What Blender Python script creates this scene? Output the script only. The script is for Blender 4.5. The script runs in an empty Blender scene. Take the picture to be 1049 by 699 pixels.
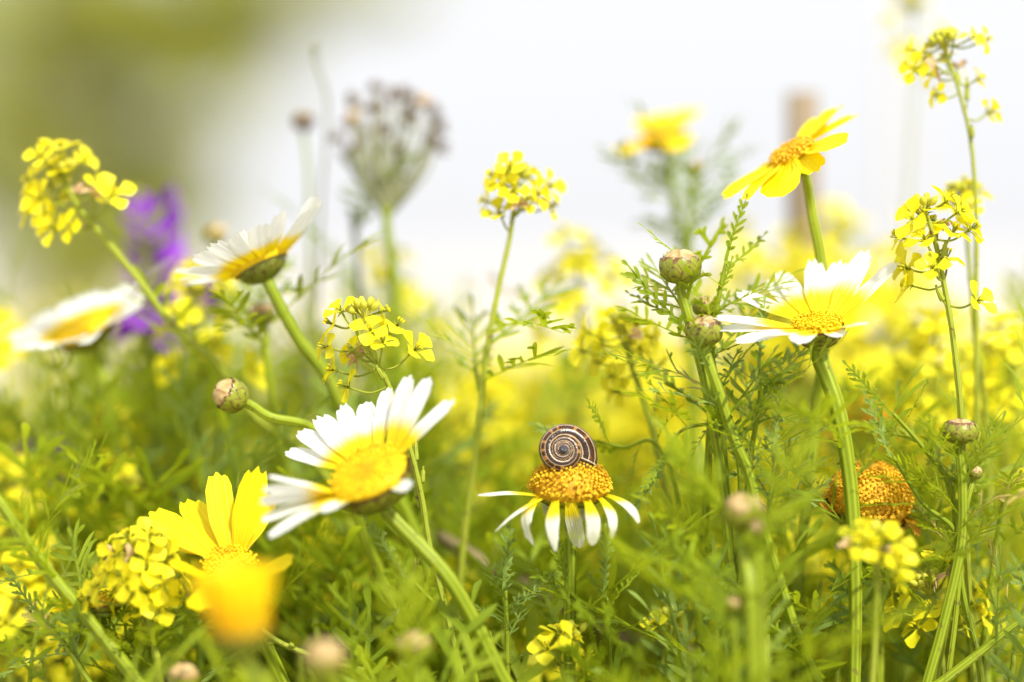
import bpy, math, random
from mathutils import Vector, Matrix, noise
from math import sin, cos, pi, radians, sqrt, exp

# ------------------------------------------------------------------ camera, sky, sun, exposure
scene = bpy.context.scene
COL = scene.collection
CAM_H, PITCH, FOCAL = 0.40, radians(0.97), 100.0
FOCUS = 0.667
cam_d = bpy.data.cameras.new('camera')
cam_d.lens = FOCAL; cam_d.sensor_width = 36.0
cam_d.clip_start = 0.02; cam_d.clip_end = 3000
cam_d.dof.use_dof = True; cam_d.dof.focus_distance = FOCUS
cam_d.dof.aperture_fstop = 3.0; cam_d.dof.aperture_blades = 9
cam = bpy.data.objects.new('camera', cam_d); COL.objects.link(cam)
cam.location = (0, 0, CAM_H); cam.rotation_euler = (pi/2 - PITCH, 0, 0)
scene.camera = cam

SUN_EL, SUN_AZ = radians(46), radians(150)       # azimuth from +Y (away from the lens) towards +X
world = bpy.data.worlds.new('World'); scene.world = world; world.use_nodes = True
wn, wl = world.node_tree.nodes, world.node_tree.links
for n_ in list(wn): wn.remove(n_)
w_out = wn.new('ShaderNodeOutputWorld'); w_bg = wn.new('ShaderNodeBackground')
sky = wn.new('ShaderNodeTexSky'); sky.sky_type = 'NISHITA'; sky.sun_disc = False
sky.sun_elevation = SUN_EL; sky.sun_rotation = SUN_AZ; sky.dust_density = 2.0
tc = wn.new('ShaderNodeTexCoord'); sx = wn.new('ShaderNodeSeparateXYZ')
cr = wn.new('ShaderNodeMapRange'); cr.inputs['From Min'].default_value = 0.0; cr.inputs['From Max'].default_value = 0.9
cr.inputs['To Min'].default_value = 0.0; cr.inputs['To Max'].default_value = 1.0
cl = wn.new('ShaderNodeMix'); cl.data_type = 'RGBA'
cl.inputs['A'].default_value = (5.5, 5.5, 5.7, 1); cl.inputs['B'].default_value = (9.0, 9.0, 9.1, 1)   # high thin overcast, brighter overhead
cn = wn.new('ShaderNodeTexNoise'); cn.inputs['Scale'].default_value = 2.2; cn.inputs['Detail'].default_value = 3
cm = wn.new('ShaderNodeMapRange'); cm.inputs['To Min'].default_value = 0.94; cm.inputs['To Max'].default_value = 1.05
cx = wn.new('ShaderNodeMix'); cx.data_type = 'RGBA'; cx.blend_type = 'MULTIPLY'; cx.inputs['Factor'].default_value = 1.0
mx = wn.new('ShaderNodeMix'); mx.data_type = 'RGBA'; mx.inputs['Factor'].default_value = 0.93
wl.new(tc.outputs['Generated'], sx.inputs[0]); wl.new(sx.outputs['Z'], cr.inputs['Value'])
wl.new(cr.outputs[0], cl.inputs['Factor'])
wl.new(tc.outputs['Generated'], cn.inputs['Vector']); wl.new(cn.outputs['Fac'], cm.inputs['Value'])
wl.new(cl.outputs['Result'], cx.inputs['A']); wl.new(cm.outputs[0], cx.inputs['B'])
wl.new(sky.outputs[0], mx.inputs['A']); wl.new(cx.outputs['Result'], mx.inputs['B'])
wl.new(mx.outputs['Result'], w_bg.inputs[0]); w_bg.inputs[1].default_value = 0.10
wl.new(w_bg.outputs[0], w_out.inputs[0])

sun_d = bpy.data.lights.new('sun', 'SUN'); sun_d.energy = 3.8; sun_d.angle = radians(6); sun_d.color = (1, 0.95, 0.86)
sun = bpy.data.objects.new('sun', sun_d); COL.objects.link(sun)
sdir = Vector((sin(SUN_AZ)*cos(SUN_EL), cos(SUN_AZ)*cos(SUN_EL), sin(SUN_EL)))
sun.rotation_euler = sdir.to_track_quat('Z', 'Y').to_euler()

scene.view_settings.view_transform = 'Standard'
try: scene.view_settings.look = 'None'
except Exception: pass
scene.view_settings.exposure = 0.80; scene.view_settings.gamma = 1.0
scene.view_settings.use_curve_mapping = False
scene.cycles.use_denoising = True
scene.cycles.max_bounces = 8; scene.cycles.diffuse_bounces = 4; scene.cycles.transmission_bounces = 6
scene.cycles.transparent_max_bounces = 6
scene.cycles.sample_clamp_indirect = 6.0

rnd = random.Random(7)
K = 36.0/1049/FOCAL
CAM = Vector((0, 0, CAM_H))
RIGHT, UP, FWD = Vector((1, 0, 0)), Vector((0, sin(PITCH), cos(PITCH))), Vector((0, cos(PITCH), -sin(PITCH)))
def P(px, py, d=FOCUS):
    """a point of the meadow at the sight line of (px, py), d metres out"""
    e = d-FOCUS
    d = FOCUS + e*.75 if abs(e) < .2 else d - .05
    return CAM + RIGHT*((px-524.5)*K*d) + UP*(-(py-349.5)*K*d) + FWD*d
def DIR(r, u, t):
    return (RIGHT*r + UP*u - FWD*t).normalized()

# ------------------------------------------------------------------ materials
def nodes_of(name):
    m = bpy.data.materials.new(name); m.use_nodes = True
    nt = m.node_tree
    for n_ in list(nt.nodes): nt.nodes.remove(n_)
    return m, nt.nodes, nt.links
def rgb(c): return (c[0], c[1], c[2], 1)
def mixc(N, L, fac, a, b, blend='MIX'):
    m = N.new('ShaderNodeMix'); m.data_type = 'RGBA'; m.blend_type = blend
    for sock, v in (('Factor', fac), ('A', a), ('B', b)):
        if isinstance(v, (int, float)): m.inputs[sock].default_value = v
        elif isinstance(v, tuple): m.inputs[sock].default_value = rgb(v)
        else: L.new(v, m.inputs[sock])
    return m.outputs['Result']
def ramp(N, L, src, stops, interp='LINEAR'):
    r = N.new('ShaderNodeValToRGB'); r.color_ramp.interpolation = interp
    e = r.color_ramp.elements
    while len(e) < len(stops): e.new(0.5)
    for el, (p, c) in zip(e, stops):
        el.position = p; el.color = rgb(c if isinstance(c, tuple) else (c, c, c))
    L.new(src, r.inputs[0]); return r.outputs[0]
def noise_n(N, L, vec, scale, detail=2.0, rough=0.5):
    n_ = N.new('ShaderNodeTexNoise'); n_.inputs['Scale'].default_value = scale
    n_.inputs['Detail'].default_value = detail; n_.inputs['Roughness'].default_value = rough
    if vec is not None: L.new(vec, n_.inputs['Vector'])
    return n_.outputs['Fac']
def math_n(N, L, op, a, b=None, c=None):
    m = N.new('ShaderNodeMath'); m.operation = op
    for i, v in enumerate((a, b, c)):
        if v is None: continue
        if isinstance(v, (int, float)): m.inputs[i].default_value = v
        else: L.new(v, m.inputs[i])
    return m.outputs[0]
def uv_n(N, L):
    u = N.new('ShaderNodeUVMap'); u.uv_map = 'UVMap'
    s = N.new('ShaderNodeSeparateXYZ'); L.new(u.outputs[0], s.inputs[0])
    return u.outputs[0], s.outputs['X'], s.outputs['Y']
def stretch(N, L, vec, sc):
    m = N.new('ShaderNodeMapping'); m.inputs['Scale'].default_value = sc; L.new(vec, m.inputs['Vector'])
    return m.outputs[0]
def finish(m, N, L, col, rough=0.5, trans=0.0, tcol=None, bump=None, bump_d=0.0001, spec=0.4, coat=0.0):
    out = N.new('ShaderNodeOutputMaterial'); b = N.new('ShaderNodeBsdfPrincipled')
    L.new(col, b.inputs['Base Color']) if not isinstance(col, tuple) else setattr(b.inputs['Base Color'], 'default_value', rgb(col))
    b.inputs['Roughness'].default_value = rough; b.inputs['Specular IOR Level'].default_value = spec
    b.inputs['Coat Weight'].default_value = coat
    if bump is not None:
        bp = N.new('ShaderNodeBump'); bp.inputs['Distance'].default_value = bump_d; bp.inputs['Strength'].default_value = 0.6
        L.new(bump, bp.inputs['Height']); L.new(bp.outputs[0], b.inputs['Normal'])
    if trans > 0:
        t = N.new('ShaderNodeBsdfTranslucent'); ms = N.new('ShaderNodeMixShader'); ms.inputs[0].default_value = trans
        src = tcol if tcol is not None else col
        L.new(src, t.inputs[0]) if not isinstance(src, tuple) else setattr(t.inputs[0], 'default_value', rgb(src))
        L.new(b.outputs[0], ms.inputs[1]); L.new(t.outputs[0], ms.inputs[2]); L.new(ms.outputs[0], out.inputs[0])
    else:
        L.new(b.outputs[0], out.inputs[0])
    return m
def obj_rand(N):
    return N.new('ShaderNodeObjectInfo').outputs['Random']

def mat_petal(name, base, tip, split, soft):
    m, N, L = nodes_of(name)
    uv, u, v = uv_n(N, L)
    streak = noise_n(N, L, stretch(N, L, uv, (14, 1.2, 1)), 1.0, 3)
    vv = math_n(N, L, 'ADD', v, math_n(N, L, 'MULTIPLY', math_n(N, L, 'SUBTRACT', streak, 0.5), 0.30))
    f = N.new('ShaderNodeMapRange'); f.interpolation_type = 'SMOOTHSTEP'
    f.inputs['From Min'].default_value = split-soft; f.inputs['From Max'].default_value = split+soft
    L.new(vv, f.inputs['Value'])
    tipc = mixc(N, L, streak, tuple(c*0.93 for c in tip), tip)
    basec = mixc(N, L, streak, tuple(c*0.86 for c in base), base)
    c = mixc(N, L, f.outputs[0], basec, tipc)
    geo = N.new('ShaderNodeTexCoord').outputs['Object']
    c = mixc(N, L, ramp(N, L, noise_n(N, L, geo, 520, 4, 0.65), [(0.68, 0.0), (0.76, 0.55)]), c, (0.50, 0.36, 0.12))
    rib = math_n(N, L, 'SINE', math_n(N, L, 'MULTIPLY', u, 40.0))
    rib = math_n(N, L, 'ADD', rib, math_n(N, L, 'MULTIPLY', streak, 2.0))
    return finish(m, N, L, c, 0.55, 0.38, None, rib, 0.00012, 0.3)
M_WHITE = mat_petal('white_ray_petal', (0.92, 0.71, 0.006), (0.86, 0.87, 0.84), 0.38, 0.13)
M_WHITEY = mat_petal('broad_yellow_based_petal', (0.92, 0.71, 0.006), (0.86, 0.87, 0.84), 0.50, 0.16)
M_GOLD = mat_petal('golden_ray_petal', (0.92, 0.57, 0.004), (0.95, 0.71, 0.003), 0.4, 0.3)
M_CREAM = mat_petal('faded_ray_petal', (0.92, 0.74, 0.008), (0.86, 0.86, 0.74), 0.42, 0.12)
M_YELLOW = mat_petal('yellow_ray_petal', (0.90, 0.66, 0.002), (0.94, 0.76, 0.002), 0.4, 0.3)
M_WILT = mat_petal('wilted_ray_petal', (0.76, 0.40, 0.01), (0.66, 0.34, 0.03), 0.5, 0.3)

def mat_mustard(name, a, b):
    m, N, L = nodes_of(name)
    uv, u, v = uv_n(N, L)
    st = noise_n(N, L, stretch(N, L, uv, (9, 1.5, 1)), 1.0, 3)
    c = mixc(N, L, st, a, b)
    h = N.new('ShaderNodeHueSaturation'); L.new(c, h.inputs['Color'])
    L.new(math_n(N, L, 'MULTIPLY_ADD', obj_rand(N), 0.36, 0.76), h.inputs['Value'])
    return finish(m, N, L, h.outputs[0], 0.5, 0.45, None, st, 0.0002, 0.3)
M_MUST = mat_mustard('mustard_petal', (0.88, 0.78, 0.006), (0.94, 0.88, 0.03))
M_PURPLE = mat_mustard('purple_petal', (0.22, 0.03, 0.50), (0.40, 0.09, 0.66))

def mat_green(name, a, b, t, trans, rough=0.5, sc=300.0, stripes=False, blot=None):
    m, N, L = nodes_of(name)
    geo = N.new('ShaderNodeTexCoord').outputs['Object']
    n1 = math_n(N, L, 'ADD', math_n(N, L, 'MULTIPLY', noise_n(N, L, geo, sc, 3), .55), math_n(N, L, 'MULTIPLY', noise_n(N, L, geo, sc*.16, 2), .45))
    r = obj_rand(N)
    f = math_n(N, L, 'ADD', math_n(N, L, 'MULTIPLY', n1, 0.7), math_n(N, L, 'MULTIPLY', r, 0.45))
    f = math_n(N, L, 'MINIMUM', f, 1.0)
    c = mixc(N, L, f, a, b); tcx = mixc(N, L, f, tuple(x*0.8 for x in t), t)
    bump = n1
    if stripes:
        uv, u, v = uv_n(N, L)
        s = math_n(N, L, 'SINE', math_n(N, L, 'MULTIPLY', u, 2*pi*7))
        sf = math_n(N, L, 'MULTIPLY_ADD', s, 0.22, 0.25)
        c = mixc(N, L, sf, c, t); bump = s
        if blot:
            bl = ramp(N, L, noise_n(N, L, geo, 420.0, 2), [(0.64, 0.0), (0.72, 1.0)])
            c = mixc(N, L, bl, c, blot)
    return finish(m, N, L, c, rough, trans, tcx, bump, 0.0001, 0.22)
M_STEM = mat_green('daisy_stem', (0.10, 0.17, 0.004), (0.26, 0.34, 0.015), (0.50, 0.56, 0.045), 0.22, 0.45, 250, True, (0.20, 0.19, 0.03))
M_MSTEM = mat_green('mustard_stem', (0.20, 0.27, 0.015), (0.38, 0.43, 0.04), (0.52, 0.56, 0.07), 0.18, 0.5, 260, True, (0.20, 0.11, 0.05))
M_LEAF = mat_green('feathery_leaf', (0.065, 0.120, 0.004), (0.27, 0.35, 0.015), (0.60, 0.70, 0.02), 0.42, 0.42, 160)
M_LEAFB = mat_green('greyish_leaf', (0.09, 0.16, 0.02), (0.27, 0.36, 0.07), (0.44, 0.56, 0.05), 0.30, 0.5, 200)
M_LEAFD = mat_green('yellowed_leaf', (0.34, 0.26, 0.05), (0.56, 0.46, 0.14), (0.6, 0.5, 0.12), 0.3, 0.6, 200)
M_LEAFY = mat_green('lime_leaf', (0.17, 0.25, 0.010), (0.36, 0.44, 0.022), (0.62, 0.68, 0.02), 0.5, 0.45, 160)
M_DRY = mat_green('dry_stalk', (0.16, 0.12, 0.05), (0.30, 0.24, 0.12), (0.34, 0.28, 0.12), 0.1, 0.7, 300)
M_DUSK = mat_green('dusky_seedhead', (0.12, 0.095, 0.07), (0.25, 0.195, 0.145), (0.34, 0.22, 0.16), 0.15, 0.7, 400)
M_TAN = mat_green('tan_seedhead', (0.48, 0.33, 0.16), (0.62, 0.44, 0.24), (0.62, 0.44, 0.24), 0.15, 0.7, 400)
M_OLIVE = mat_green('olive_tree_leaf', (0.22, 0.28, 0.025), (0.56, 0.58, 0.12), (0.74, 0.76, 0.12), 0.45, 0.5, 8)
M_BARK = mat_green('tree_bark', (0.20, 0.16, 0.10), (0.34, 0.28, 0.18), (0.2, 0.15, 0.1), 0.0, 0.85, 12)
M_WOOD = mat_green('weathered_wood', (0.15, 0.115, 0.07), (0.26, 0.205, 0.135), (0.3, 0.2, 0.12), 0.0, 0.8, 90)
M_CANE = mat_green('grey_cane', (0.42, 0.42, 0.41), (0.58, 0.57, 0.56), (0.5, 0.5, 0.5), 0.0, 0.7, 120)

def mat_floret(name, a, b):
    m, N, L = nodes_of(name)
    uv, u, v = uv_n(N, L)
    geo = N.new('ShaderNodeTexCoord').outputs['Object']
    c = mixc(N, L, u, a, b)
    c = mixc(N, L, math_n(N, L, 'MULTIPLY', noise_n(N, L, geo, 900, 2), 0.5), c, tuple(x*0.45 for x in a))
    c = mixc(N, L, ramp(N, L, noise_n(N, L, geo, 170, 3), [(0.50, 0.0), (0.72, 0.75)]), c, tuple(x*y for x, y in zip(a, (.62, .5, .6))))
    return finish(m, N, L, c, 0.6, 0.15, None, None, 0, 0.25)
M_FLORET = mat_floret('yellow_disc_floret', (0.90, 0.58, 0.004), (0.94, 0.76, 0.01))
M_FLORETG = mat_floret('golden_disc_floret', (0.80, 0.44, 0.008), (0.92, 0.66, 0.03))
M_FLORETO = mat_floret('orange_disc_floret', (0.88, 0.46, 0.008), (0.95, 0.66, 0.04))
M_DISC = mat_floret('disc_receptacle', (0.64, 0.32, 0.006), (0.78, 0.46, 0.012))
M_DISCO = mat_floret('spent_disc_receptacle', (0.78, 0.40, 0.008), (0.88, 0.54, 0.02))
M_DISCY = mat_floret('young_disc_receptacle', (0.88, 0.58, 0.004), (0.92, 0.68, 0.008))

def mat_scale(name, a, b, edge):
    m, N, L = nodes_of(name)
    uv, u, v = uv_n(N, L)
    geo = N.new('ShaderNodeTexCoord').outputs['Object']
    e = math_n(N, L, 'ABSOLUTE', math_n(N, L, 'MULTIPLY_ADD', u, 2.0, -1.0))
    e = math_n(N, L, 'MAXIMUM', e, v)
    e = math_n(N, L, 'ADD', e, math_n(N, L, 'MULTIPLY', math_n(N, L, 'SUBTRACT', noise_n(N, L, geo, 1500, 2), 0.5), 0.25))
    f = ramp(N, L, e, [(0.76, 0.0), (0.93, 1.0)])
    c = mixc(N, L, noise_n(N, L, geo, 700, 3), a, b)
    c = mixc(N, L, f, c, edge)
    return finish(m, N, L, c, 0.4, 0.08, None, None, 0, 0.45)
M_SCALE = mat_scale('green_bract', (0.13, 0.18, 0.008), (0.34, 0.35, 0.032), (0.15, 0.07, 0.025))
M_SCALED = mat_scale('dark_bract', (0.09, 0.13, 0.012), (0.24, 0.26, 0.035), (0.10, 0.04, 0.012))
def mat_budtop():
    m, N, L = nodes_of('papery_bud_top')
    uv, u, v = uv_n(N, L)
    st = noise_n(N, L, stretch(N, L, uv, (16, 2.0, 1)), 1.0, 4, 0.6)
    c = ramp(N, L, st, [(0.3, (0.20, 0.09, 0.03)), (0.45, (0.38, 0.25, 0.09)), (0.62, (0.54, 0.41, 0.19))])
    return finish(m, N, L, c, 0.5, 0.1, None, st, 0.0003, 0.4)
M_BUDTOP = mat_budtop()

def mat_shell():
    m, N, L = nodes_of('snail_shell')
    uv, u, v = uv_n(N, L)
    # v: 0 the rim of the whorl, 0.25 its crest on the apex side, 0.5 the suture; u: turns along the coil
    vec = stretch(N, L, uv, (26, 1.5, 1)); vec2 = stretch(N, L, uv, (70, 2.5, 1))
    n1 = noise_n(N, L, vec, 1.0, 2); n2 = noise_n(N, L, vec2, 1.0, 2)
    wob = math_n(N, L, 'ADD', v, math_n(N, L, 'MULTIPLY', math_n(N, L, 'SUBTRACT', n2, 0.5), 0.014))
    dash = ramp(N, L, n1, [(0.53, 0.0), (0.60, 1.0)])
    cream, tan, brown, dark = (0.58, 0.44, 0.26), (0.28, 0.13, 0.035), (0.045, 0.016, 0.006), (0.014, 0.007, 0.005)
    dashed = mixc(N, L, dash, brown, tan)
    rimc = mixc(N, L, ramp(N, L, n1, [(0.40, 0.0), (0.66, 1.0)]), (0.055, 0.026, 0.016), (0.17, 0.10, 0.07))
    darkc = mixc(N, L, n2, dark, (0.045, 0.022, 0.014))
    k1 = ramp(N, L, wob, [(0.0, 0.0), (0.100, 1.0), (0.113, 0.0)], 'CONSTANT')          # cream line at the shoulder
    k2 = ramp(N, L, wob, [(0.0, 0.0), (0.113, 1.0), (0.192, 0.0)], 'CONSTANT')          # dashed band
    k3 = ramp(N, L, wob, [(0.0, 0.0), (0.192, 1.0), (0.203, 0.0)], 'CONSTANT')          # cream line
    k4 = ramp(N, L, wob, [(0.0, 0.0), (0.203, 1.0), (0.60, 0.0)], 'CONSTANT')           # dark band to the suture
    c = mixc(N, L, k1, rimc, cream); c = mixc(N, L, k2, c, dashed); c = mixc(N, L, k3, c, cream); k5 = ramp(N, L, wob, [(0.0, 0.0), (0.276, 1.0), (0.286, 0.0)], 'CONSTANT')          # cream line next to the suture
    c = mixc(N, L, k4, c, darkc); c = mixc(N, L, k5, c, cream)
    return finish(m, N, L, c, 0.22, 0.0, None, n2, 0.0002, 0.4, 0.0)
M_SHELL = mat_shell()
def mat_plain(name, a, b, sc, rough=0.6, spec=0.4):
    m, N, L = nodes_of(name)
    geo = N.new('ShaderNodeTexCoord').outputs['Object']
    n1 = noise_n(N, L, geo, sc, 4, 0.6)
    return finish(m, N, L, mixc(N, L, n1, a, b), rough, 0.0, None, n1, 0.002, spec)
M_FLESH = mat_plain('snail_flesh', (0.08, 0.055, 0.035), (0.18, 0.13, 0.085), 800, 0.35)
M_APEX = mat_plain('shell_apex', (0.012, 0.012, 0.022), (0.05, 0.05, 0.075), 900, 0.25, 0.6)
M_GROUND = mat_plain('pale_dry_soil', (0.36, 0.31, 0.25), (0.56, 0.50, 0.43), 1.5, 0.95, 0.1)
M_HILL = mat_plain('far_hill', (0.34, 0.35, 0.33), (0.44, 0.45, 0.44), 0.02, 0.95, 0.1)

# ------------------------------------------------------------------ mesh helpers
class MB:
    def __init__(self): self.v, self.f, self.uv, self.mi = [], [], [], []
    def vert(self, p, uv=(0.5, 0.5)):
        self.v.append(Vector(p)); self.uv.append(uv); return len(self.v)-1
    def face(self, ids, mi=0): self.f.append(tuple(ids)); self.mi.append(mi)
    def grid(self, rows, uvs=None, mi=0, close=False):
        ids = []
        for j, r in enumerate(rows):
            ids.append([self.vert(p, uvs[j][i] if uvs else (i/max(1, len(r)-1), j/max(1, len(rows)-1))) for i, p in enumerate(r)])
        for j in range(len(ids)-1):
            a, b = ids[j], ids[j+1]; n_ = len(a)
            for i in range(n_ if close else n_-1):
                k = (i+1) % n_
                self.face((a[i], a[k], b[k], b[i]), mi)
        return ids
    def mesh(self, name, mats, offset=None):
        me = bpy.data.meshes.new(name)
        vs = [tuple(p-offset) for p in self.v] if offset is not None else [tuple(p) for p in self.v]
        me.from_pydata(vs, [], self.f)
        lay = me.uv_layers.new(name='UVMap')
        flat = []
        for poly in self.f:
            for i in poly: flat.extend(self.uv[i])
        lay.data.foreach_set('uv', flat)
        me.polygons.foreach_set('use_smooth', [True]*len(self.f))
        for m in (mats if isinstance(mats, (list, tuple)) else [mats]): me.materials.append(m)
        me.polygons.foreach_set('material_index', self.mi)
        me.update(); return me

def perp(t):
    a = Vector((0, 0, 1)) if abs(t.z) < 0.9 else Vector((1, 0, 0))
    return t.cross(a).normalized()
def catmull(pts, sub):
    if len(pts) < 3: return [pts[0].lerp(pts[-1], i/sub) for i in range(sub+1)]
    out = []; q = [pts[0]*2-pts[1]] + list(pts) + [pts[-1]*2-pts[-2]]
    for i in range(1, len(q)-2):
        a, b, c, d = q[i-1], q[i], q[i+1], q[i+2]
        for s in range(sub):
            t = s/sub
            out.append(0.5*((2*b) + (c-a)*t + (2*a-5*b+4*c-d)*t*t + (3*b-a-3*c+d)*t**3))
    out.append(pts[-1].copy()); return out
def tube(mb, path, radii, sides=12, ribs=0.0, cap=True, mi=0):
    t0 = (path[1]-path[0]).normalized(); nrm = perp(t0); rows, uvs = [], []
    acc = 0.0
    for j, p in enumerate(path):
        t = (path[min(j+1, len(path)-1)]-path[max(j-1, 0)]).normalized()
        nrm = (nrm - t*nrm.dot(t)).normalized(); bn = t.cross(nrm)
        r = radii[j] if isinstance(radii, (list, tuple)) else radii
        if j: acc += (path[j]-path[j-1]).length
        row, ur = [], []
        for i in range(sides+1):
            a = 2*pi*i/sides
            rr = r*(1+ribs*cos(5*a))
            row.append(p + (nrm*cos(a)+bn*sin(a))*rr); ur.append((i/sides, acc*40))
        rows.append(row); uvs.append(ur)
    ids = mb.grid(rows, uvs, mi)
    if cap:
        for e, p in ((0, path[0]), (-1, path[-1])):
            c = mb.vert(p)
            for i in range(sides):
                mb.face((ids[e][i], c, ids[e][i+1]) if e == 0 else (ids[e][i], ids[e][i+1], c), mi)
def blob(mb, c, axis, r, h, seg=10, rings=6, mi=0, wob=0.0, seed=0):
    """an egg shaped body of half width r and half height h along axis"""
    x = perp(axis); y = axis.cross(x); rows = []
    for j in range(rings+1):
        a = pi*j/rings
        rows.append([c + axis*(-cos(a)*h) + (x*cos(2*pi*i/seg)+y*sin(2*pi*i/seg))*(sin(a)*r+1e-6)*(1+wob*noise.noise(Vector((i*.7+seed, j*.9, seed)))) for i in range(seg+1)])
    mb.grid(rows, None, mi)
def strip(mb, pts, hw, nrm, fold=0.25, mi=0):
    rows, uvs = [], []
    n_ = len(pts)
    for j, p in enumerate(pts):
        t = (pts[min(j+1, n_-1)]-pts[max(j-1, 0)]).normalized()
        s = nrm.cross(t)
        s = s.normalized() if s.length > 1e-6 else perp(t)
        up = t.cross(s); w = hw[j]
        rows.append([p - s*w + up*w*fold, p, p + s*w + up*w*fold]); uvs.append([(0, j/(n_-1)), (.5, j/(n_-1)), (1, j/(n_-1))])
    mb.grid(rows, uvs, mi)

# ------------------------------------------------------------------ things and parts
def props(o, label=None, cat=None, group=None, kind=None):
    if label: o['label'] = label
    if cat: o['category'] = cat
    if group: o['group'] = group
    if kind: o['kind'] = kind
    return o
class Thing:
    def __init__(self, name, label, cat, base, group=None):
        self.o = bpy.data.objects.new(name, None); COL.objects.link(self.o)
        self.o.empty_display_size = 0.01
        self.base = Vector(base); self.o.location = self.base
        props(self.o, label, cat, group); self.off = {self.o: self.base}
    def part(self, name, mb, mats, parent=None, label=None):
        me = mb.mesh(name, mats, self.base)
        return self._link(name, me, Matrix.Identity(4), parent, label)
    def inst(self, name, me, M, parent=None, label=None):
        return self._link(name, me, Matrix.Translation(-self.base) @ M, parent, label)
    def _link(self, name, me, M, parent, label):
        o = bpy.data.objects.new(name, me); COL.objects.link(o)
        if parent is not None:
            M = self.local[parent].inverted() @ M; 
        o.parent = parent or self.o
        if not hasattr(self, 'local'): self.local = {}
        self.local[o] = (self.local[parent] @ M) if parent is not None else M
        o.matrix_basis = M
        if label: o['label'] = label
        return o
def children(o): return [c for c in bpy.data.objects if c.parent == o]
def dup_tree(tree, loc, rz, sc, label=None, group=None):
    src, kids = tree
    r = src.copy(); COL.objects.link(r); r.location = loc; r.rotation_euler = (0, 0, rz); r.scale = (sc, sc, sc)
    if label: r['label'] = label
    if group: r['group'] = group
    for k, gk in kids:
        c = k.copy(); COL.objects.link(c); c.parent = r
        for g in gk:
            d = g.copy(); COL.objects.link(d); d.parent = c
    return r
def tree_of(o):
    ks = children(o); return (o, [(k, children(k)) for k in ks])
def frame_m(o, x, z, s=1.0):
    x = x.normalized(); z = (z - x*z.dot(x)).normalized(); y = z.cross(x)
    return Matrix(((x.x*s, y.x*s, z.x*s, o.x), (x.y*s, y.y*s, z.y*s, o.y), (x.z*s, y.z*s, z.z*s, o.z), (0, 0, 0, 1)))

def rooted(pts, drift=0.012, seed=0):
    """stem points from the head downwards, carried on to the soil"""
    q = random.Random(seed*31+5)
    w = [P(*p) for p in pts]
    d = (w[-1]-w[-2]).normalized() if len(w) > 1 else Vector((0, 0, -1))
    last = w[-1]; d.z = min(d.z, -0.55)
    p1 = last + d*0.05; p1.z = max(p1.z, 0.05)
    g = Vector((p1.x + d.x*0.05 + q.uniform(-drift, drift), p1.y + d.y*0.05 + q.uniform(-drift, drift), 0.0))
    if p1.z > 0.16: w.append(p1)
    w.append((w[-1]+g)/2 + Vector((q.uniform(-.006, .006), q.uniform(-.006, .006), 0)))
    w.append(g); return w
def stem_part(t, pts, r0, r1, mat, name='stem', ribs=0.05, sub=10, sides=15, knob=0.0, seed=0):
    path = catmull(pts, sub); n_ = len(path); q = random.Random(seed)
    rad = [r0+(r1-r0)*min(1, j/(n_*0.7)) for j in range(n_)]
    if knob: rad = [r*(1+knob*max(0, noise.noise(Vector((j*0.9, seed, 0))))) for j, r in enumerate(rad)]
    mb = MB(); tube(mb, path, rad, sides, ribs); t.part(name, mb, mat)
    return path

# ------------------------------------------------------------------ feathery leaves: unit length along +X, blade in XY
def leaf_mesh(name, mat, seed, pairs=7, lobe=0.30, w=0.016, sub=2, curl=0.15, low=False, ang=(38, 58), t0=0.18):
    q = random.Random(seed); mb = MB(); Z = Vector((0, 0, 1))
    ph = q.uniform(0, 6)
    def rach(x): return Vector((x, 0.03*sin(3*x+ph), -curl*x*x + 0.02*sin(5*x+ph)))
    n_ = 6 if low else 14
    strip(mb, [rach(i/n_) for i in range(n_+1)], [w*(1.15-0.75*i/n_) for i in range(n_+1)], Z, 0.3)
    def lobes(p0, d, nrm, L, wd, lvl):
        m_ = 3 if low else 6
        bend = q.uniform(-0.25, 0.35); droop = q.uniform(-0.35, 0.25)
        fw = Vector((1, 0, 0))
        pts = [p0 + d*(L*i/m_) + fw*(L*bend*0.35*(i/m_)**2) + nrm*(L*droop*(i/m_)**2) for i in range(m_+1)]
        prof = [0.75, 1.0, 1.05, 0.02] if low else [0.6, 0.8, 0.92, 1.05, 1.1, 0.85, 0.03]
        strip(mb, pts, [wd*p for p in prof], nrm, 0.3)
        if lvl > 0:
            for k in range(q.randint(max(0, sub-1), sub+1)):
                u = q.uniform(0.35, 0.8); i = min(m_-1, int(u*m_)); pp = pts[i]
                s = 1 if (k % 2) else -1
                t = (pts[i+1]-pts[i]).normalized(); sd = nrm.cross(t)
                lobes(pp, (t*0.75 + sd*s*0.66 + nrm*q.uniform(-.15, .2)).normalized(), nrm, L*q.uniform(0.26, 0.45), wd*0.8, lvl-1)
    for i in range(pairs):
        for s in (-1, 1):
            x = t0 + (0.95-t0)*(i + (0.25 if s > 0 else -0.1) + q.uniform(-.15, .15))/pairs
            x = max(0.06, min(0.96, x))
            prof = 0.35 + 0.75*sin(pi*min(1, (x*0.95)**1.1))
            a = radians(q.uniform(*ang)) * (1.1-0.35*x)
            nr = (Z + Vector((q.uniform(-.4, .4), q.uniform(-.4, .4), 0))).normalized()
            lobes(rach(x), Vector((cos(a), s*sin(a), q.uniform(-.12, .25))).normalized(), nr, lobe*prof*q.uniform(.75, 1.15), w*q.uniform(.8, 1.1), 0 if low else 1)
    lobes(rach(1.0), Vector((1, q.uniform(-.2, .2), -curl)).normalized(), Z, lobe*0.5, w*0.9, 0)
    return mb.mesh(name, mat), mb
LEAVES, LOWMB = {}, []
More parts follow.
